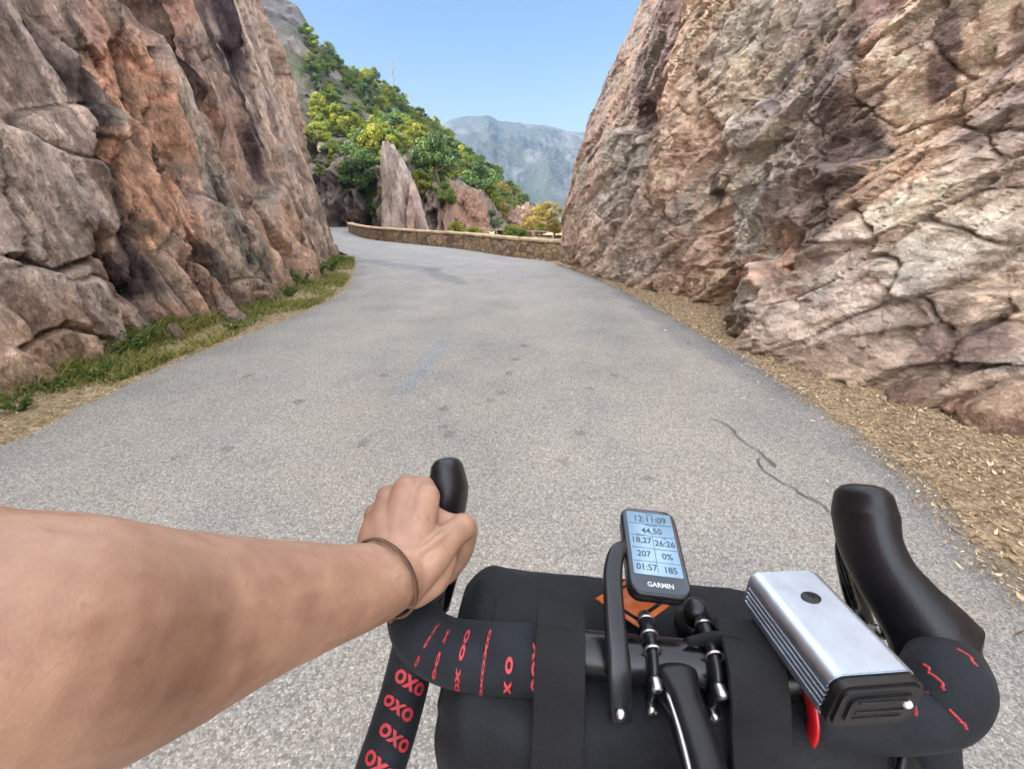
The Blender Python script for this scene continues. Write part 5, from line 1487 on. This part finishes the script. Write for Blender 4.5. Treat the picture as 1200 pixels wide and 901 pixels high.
INK = simple_mat("screen_ink", lin(40, 60, 78), .5)
sc_ = gc + gz * .0010 + gy * sy0; sw, sh_ = gw * .80, gh * .735
def st(s, x, y, z, bold=.00012): place_text("screen_text", s, z, sc_ + gx * x * sw + gy * y * sh_, gx, gy, gz, INK, gps, bold)
st("12:11:09", .02, .76, .0088); st("44,50", .02, .36, .0082)
st("18,27", -.50, .03, .0080); st("26:26", .50, -.02, .0080)
st("207", -.48, -.40, .0078); st("0%", .50, -.42, .0078); st("01:57", -.45, -.80, .0078); st("185", .52, -.82, .0078)
st("Timer", .02, .95, .0030, 0); st("Distance", .02, .56, .0030, 0); st("Speed", -.5, .21, .0028, 0); st("Lap", .5, .17, .0028, 0)
for y in (.60, .20, -.21, -.62):
    plate("divider", [(-sw * .96, -.00016), (sw * .96, -.00016), (sw * .96, .00016), (-sw * .96, .00016)], sc_ + gy * y * sh_, gx, gy, gz, .0001, 0, INK, gps)
plate("divider", [(-.00016, -sh_ * .96), (.00016, -sh_ * .96), (.00016, sh_ * .20), (-.00016, sh_ * .20)], sc_ + gz * .0001, gx, gy, gz, .0001, 0, INK, gps)
place_text("lettering", "GARMIN", .0056, gc + gz * .0006 - gy * (gh * .80), gx, gy, gz, simple_mat("white_print", (.5, .52, .54), .4), gps, .0001)
plate("side_button", rrect(.0045, .0018, .0017), gc - gy * gh * 1.0 - gz * .005, gx, gz, gy * -1, .001, .0004, RUBBER, gps)

# ---- aluminium front light
k_t = .90
lf, ln = dp(922, 671, .372 * k_t), dp(1026, 788, .290 * k_t)
ly = (lf - ln); LL = ly.length; ly.normalize()
lxv = (dp(1082, 791, .290 * k_t) - dp(971, 788, .290 * k_t)); lw = lxv.length / 2
lz = lxv.cross(ly).normalized(); lx = ly.cross(lz).normalized()
light = thing("front_light", "silver finned aluminium front light clamped on the right half of the bar", "bike light", tuple((lf + ln) / 2))
lh_ = .0185
mid = (lf + ln) / 2 - lz * lh_
def extrude_section(name, sec, c, ax, ay, az, half, m, parent, bev=0):
    bm = bmesh.new(); M = Matrix((ax, az, ay)).transposed()     # section lies in ax/az, runs along ay
    f = bm.faces.new([bm.verts.new((x, z, -half)) for x, z in sec])
    r = bmesh.ops.extrude_face_region(bm, geom=[f])
    for g in r['geom']:
        if isinstance(g, bmesh.types.BMVert): g.co.z = half
    if bev: bmesh.ops.bevel(bm, geom=[e for e in bm.edges if abs(e.verts[0].co.z - e.verts[1].co.z) < 1e-7], offset=bev, segments=2, affect='EDGES')
    for v in bm.verts: v.co = Vector(c) + M @ v.co
    return bm_obj(name, bm, m, parent, False)
sec = []
top = rrect(lw, lh_, .0085, 10)
# fins cut into both sides
for (x, z) in top: sec.append((x, z))
fin = []
def side(sgn):
    zs = np.linspace(.0085, -.0085, 33); o = []
    for i, z in enumerate(zs):
        g = (i % 8) / 8
        o.append((sgn * (lw - (.0016 if .25 < g < .7 else 0)), z))
    return o
q1 = [p for p in top if p[0] > 0 and p[1] > 0]; q2 = [p for p in top if p[0] < 0 and p[1] > 0]; q3 = [p for p in top if p[0] < 0 and p[1] < 0]; q4 = [p for p in top if p[0] > 0 and p[1] < 0]
sec = q1 + q2 + side(-1) + q3 + q4 + side(1)[::-1]
bodyL = extrude_section("body", sec, mid, lx, ly, lz, LL / 2, ALU, light, .0006)
LFACE = simple_mat("light_rear_rubber", (.010, .0095, .0095), .4, var=.3, vscale=50, spec=.35)
cap_c = mid - ly * (LL / 2 + .004)
extrude_section("end_cap", rrect(lw * .985, lh_ * .97, .0085, 8), cap_c, lx, ly, lz, .0045, LFACE, light, .0022)
extrude_section("port_cover", rrect(lw * .74, lh_ * .62, .006, 6), cap_c - ly * .0042, lx, ly, lz, .0016, RUBBER, light, .0008)
for zz in (.45, -.05, -.4):
    soft_box("cover_rib", cap_c - ly * .0058 + lz * lh_ * zz * .9, lx, ly, lz, lw * .55, .0008, .0007, .0004, RUBBER, light, 2)
loft("led", [cap_c - ly * .0055 + lx * lw * .58 + lz * lh_ * .2, cap_c - ly * .0068 + lx * lw * .58 + lz * lh_ * .2], [.0030, .0026], simple_mat("clear_lens", (.6, .58, .54), .2), light, k=16)
extrude_section("front_bezel", rrect(lw * .97, lh_ * .95, .008, 8), mid + ly * (LL / 2 + .001), lx, ly, lz, .0025, ALU, light, .001)
extrude_section("lens", rrect(lw * .8, lh_ * .7, .006, 8), mid + ly * (LL / 2 + .0035), lx, ly, lz, .001, simple_mat("front_lens", (.5, .52, .55), .1), light, .0004)
bt = mid + lz * (lh_ + .0002) + ly * LL * .20 + lx * lw * .05
oval = [(.0072 * math.cos(2 * math.pi * i / 28), .0050 * math.sin(2 * math.pi * i / 28)) for i in range(28)]
plate("power_button", oval, bt + lz * .0008, lx, ly, lz, .0012, .0004, RUBBER, light, 2)
plate("button_symbol", [(.0022 * math.cos(2 * math.pi * i / 16), .0016 * math.sin(2 * math.pi * i / 16)) for i in range(16)], bt + lz * .001, lx, ly, lz, .0003, 0, SATIN, light)
# red clamp band and its black mount foot
cb = dp(932, 822, .326); rr0 = loc(cb)[0]
pth = ring_path(cb, BF, BU, .0225, 24, -20, 250); loft("clamp_band", pth, [(.0065, .0024)] * len(pth), RED, light, up=tuple(BR), k=12, sub=1)
loft("clamp_screw", [W(rr0 + .012, -.030, -.012), W(rr0 + .022, -.032, -.012)], [.004, .004], STEEL, light, k=14)
soft_box("mount_foot", mid - lz * (lh_ + .0045) + ly * (-.012), lx, ly, lz, .014, .024, .005, .002, SATIN, light)
# ================================================================== RIDER'S ARM AND HAND
def skin_mat():
    m, n, l, b = new_mat("skin")
    tc = n.new("ShaderNodeTexCoord")
    a = N(n, "ShaderNodeTexNoise", Scale=22.0, Detail=6.0, Roughness=.6); c = N(n, "ShaderNodeTexNoise", Scale=420.0, Detail=3.0); d = N(n, "ShaderNodeTexVoronoi", Scale=700.0)
    for q in (a, c, d): l.new(tc.outputs['Object'], q.inputs['Vector'])
    r = ramp(n, [(.3, lin(140, 106, 87)), (.55, lin(160, 124, 102)), (.75, lin(176, 140, 117))]); l.new(a.outputs['Fac'], r.inputs['Fac'])
    fz_ = N(n, "ShaderNodeTexNoise", Scale=130.0, Detail=2.0); l.new(tc.outputs['Object'], fz_.inputs['Vector'])
    fr = ramp(n, [(.66, (1, 1, 1)), (.76, (.74, .62, .54))]); l.new(fz_.outputs['Fac'], fr.inputs['Fac'])
    mx = N(n, "ShaderNodeMix", data_type='RGBA', blend_type='MULTIPLY'); mx.inputs[0].default_value = .6
    l.new(r.outputs[0], mx.inputs[6]); l.new(fr.outputs[0], mx.inputs[7]); l.new(mx.outputs[2], b.inputs['Base Color'])
    mo = N(n, "ShaderNodeTexNoise", Scale=55.0, Detail=5.0, Roughness=.7); l.new(tc.outputs['Object'], mo.inputs['Vector'])
    mr = ramp(n, [(.32, (.86, .80, .80)), (.5, (1, 1, 1)), (.68, (1.08, 1.10, 1.06))]); l.new(mo.outputs['Fac'], mr.inputs['Fac'])
    m2 = N(n, "ShaderNodeMix", data_type='RGBA', blend_type='MULTIPLY'); m2.inputs[0].default_value = .9
    l.new(mx.outputs[2], m2.inputs[6]); l.new(mr.outputs[0], m2.inputs[7]); l.new(m2.outputs[2], b.inputs['Base Color'])
    b.inputs['Roughness'].default_value = .5; b.inputs['Specular IOR Level'].default_value = .4
    b.inputs['Subsurface Weight'].default_value = .12; b.inputs['Subsurface Radius'].default_value = (1, .4, .2); b.inputs['Subsurface Scale'].default_value = .006
    b1 = N(n, "ShaderNodeBump", Strength=.22, Distance=.0004); l.new(d.outputs['Distance'], b1.inputs['Height'])
    b2 = N(n, "ShaderNodeBump", Strength=.14, Distance=.0006); l.new(c.outputs['Fac'], b2.inputs['Height']); l.new(b1.outputs[0], b2.inputs['Normal'])
    l.new(b2.outputs[0], b.inputs['Normal'])
    return m
SKIN = skin_mat()
def raw_tube(pts, radii, k=20, sub=6):
    """closed rounded tube as plain vertex/face lists"""
    P = catmull([tuple(p) for p in pts], sub); R = np.interp(np.linspace(0, len(pts) - 1, len(P)), range(len(pts)), radii)
    T = np.gradient(P, axis=0); T /= np.linalg.norm(T, axis=1, keepdims=True)
    V = []; F = []; y = np.array([.1, .2, .97])
    def ring(c, t, r):
        nonlocal y
        x = np.cross(t, y); x /= np.linalg.norm(x); y = np.cross(x, t)
        for j in range(k):
            a = 2 * math.pi * j / k; V.append(c + r * (x * math.cos(a) + y * math.sin(a)))
    for s_, f in ((-1, .3), (-1, .7), (-1, .92)): ring(P[0] - T[0] * R[0] * math.sqrt(1 - f * f), T[0], R[0] * f)
    for p, t, r in zip(P, T, R): ring(p, t, r)
    for f in (.92, .7, .3): ring(P[-1] + T[-1] * R[-1] * math.sqrt(1 - f * f), T[-1], R[-1] * f)
    n = len(V) // k
    for i in range(n - 1):
        for j in range(k): F.append((i * k + j, i * k + (j + 1) % k, (i + 1) * k + (j + 1) % k, (i + 1) * k + j))
    F.append(tuple(range(k))[::-1]); F.append(tuple(range((n - 1) * k, n * k)))
    return V, F
def D3(x, y, t): return dp(x, y, t)
tubes = []
# upper arm, elbow, forearm, wrist
ARM = [(-.30, -.26, 1.20), (-.27, -.10, 1.175), tuple(D3(-330, 810, .118)), tuple(D3(-110, 768, .139)), tuple(D3(40, 757, .160)), tuple(D3(130, 751, .190)), tuple(D3(220, 733, .222)), tuple(D3(310, 712, .258)), tuple(D3(390, 695, .294)), tuple(D3(440, 682, .322)), tuple(D3(468, 668, .340))]
ARR = [.046, .045, .0440, .0460, .0485, .0500, .0465, .0395, .0325, .0290, .0265]
tubes.append((ARM, ARR))
# back of the hand: one ray of bone to each knuckle
Wc = D3(458, 668, .338)
KN = dict(index=D3(499, 583, .374), middle=D3(476, 576, .378), ring=D3(455, 589, .378), little=D3(441, 610, .372))
KR = dict(index=.0128, middle=.0124, ring=.0116, little=.0105)
starts = dict(index=D3(476, 660, .342), middle=D3(466, 654, .342), ring=D3(456, 652, .342), little=D3(448, 655, .342))
for q in KN:
    s_, e_ = starts[q], KN[q]; m_ = s_.lerp(e_, .55) + Vector((0, -.002, .003))
    tubes.append(([s_, m_, e_], [.0190, .0162, KR[q]]))
tubes.append(([D3(474, 640, .362), D3(486, 605, .381)], [.018, .0145]))
tubes.append(([D3(455, 640, .362), D3(467, 607, .386)], [.016, .013]))
# fingers close round the outside of the hood
tubes.append(([KN['index'], D3(496, 571, .400), D3(506, 586, .428), D3(520, 606, .440)], [.0125, .0108, .0098, .0085]))
tubes.append(([KN['middle'], D3(477, 570, .402), D3(482, 588, .432), D3(500, 612, .444)], [.0125, .0108, .0098, .0085]))
tubes.append(([KN['ring'], D3(455, 582, .400), D3(464, 604, .430), D3(486, 630, .440)], [.0118, .0102, .0094, .0082]))
tubes.append(([KN['little'], D3(440, 602, .394), D3(452, 626, .420), D3(474, 650, .430)], [.0104, .0092, .0084, .0075]))
# thumb: base pad, knuckle out over the hood, tip down its inner side
tubes.append(([D3(472, 678, .340), D3(500, 656, .346), D3(524, 632, .358), D3(541, 617, .372)], [.0215, .0175, .0132, .0108]))
tubes.append(([D3(541, 617, .372), D3(546, 622, .388), D3(540, 648, .398), D3(524, 674, .400)], [.0118, .0112, .0105, .0085]))
tubes.append(([D3(500, 604, .374), D3(522, 612, .376), D3(538, 616, .376)], [.0110, .0092, .0095]))           # web between thumb and first finger
tubes.append(([D3(486, 690, .350), D3(508, 676, .362), D3(520, 656, .374)], [.0150, .0145, .0120]))
# tendons and veins standing on the back of the hand
tubes.append(([D3(486, 650, .331), D3(510, 634, .340), D3(534, 617, .362)], [.0030, .0036, .0045]))
tubes.append(([D3(474, 640, .334), D3(492, 610, .350), D3(502, 588, .364)], [.0022, .0028, .0045]))
tubes.append(([D3(463, 632, .336), D3(475, 604, .354), D3(481, 584, .367)], [.0020, .0026, .0042]))
tubes.append(([D3(453, 634, .338), D3(458, 610, .356), D3(462, 593, .369)], [.0020, .0024, .0040]))
tubes.append(([D3(482, 668, .332), D3(505, 655, .338), D3(520, 644, .350)], [.0022, .0024, .0022]))
V, F = [], []
for P_, R_ in tubes:
    v, f = raw_tube(P_, R_); o_ = len(V); V += [tuple(a) for a in v]; F += [tuple(i + o_ for i in q) for q in f]
me = mk_mesh("person", V, F)
tmp = bpy.data.objects.new("person_raw", me); COL.objects.link(tmp)
rm = tmp.modifiers.new("r", 'REMESH'); rm.mode = 'VOXEL'; rm.voxel_size = .0017; rm.use_smooth_shade = True
sm_ = tmp.modifiers.new("s", 'SMOOTH'); sm_.factor = .5; sm_.iterations = 4
bpy.context.view_layer.update()
me2 = bpy.data.meshes.new_from_object(tmp.evaluated_get(bpy.context.evaluated_depsgraph_get()))
bpy.data.objects.remove(tmp); me2.name = "person"; me2.materials.clear()
me2.polygons.foreach_set("use_smooth", np.ones(len(me2.polygons), bool))
person = link_mesh("person", me2, SKIN)
tag(person, "rider's bare left arm reaching from the left, hand closed over the left brake hood", "person")
# cord bracelet
ax = (D3(468, 668, .340) - D3(425, 686, .314)).normalized()
cA = D3(449, 678, .3275); e1 = ax.cross(Vector((0, 0, 1))).normalized(); e2 = e1.cross(ax)
CORD = simple_mat("brown_cord", lin(92, 64, 46), .8, bump=.0006, bscale=700, var=.3, vscale=150)
axt = (ax + e2 * .12 - e1 * .22).normalized(); e1 = axt.cross(Vector((0, 0, 1))).normalized(); e2 = e1.cross(axt)
pth = ring_path(cA, e1, e2, .0318, 40)
br = loft("bracelet", pth, [.0009 + .00022 * ((i * 7) % 3) for i in range(41)], CORD, None, k=8, sub=2, cap=False)
pth2 = ring_path(cA + axt * .0024, e1, e2, .0314, 40); 
br.parent = person
kp = cA + e1 * .010 - e2 * .0305
loft("bracelet_knot", [kp - axt * .003, kp + axt * .0035], [.0026, .0022], CORD, br, k=10)
k2 = loft("bracelet_strand", pth2, [.0009] * 41, CORD, br, k=6, sub=2, cap=False)
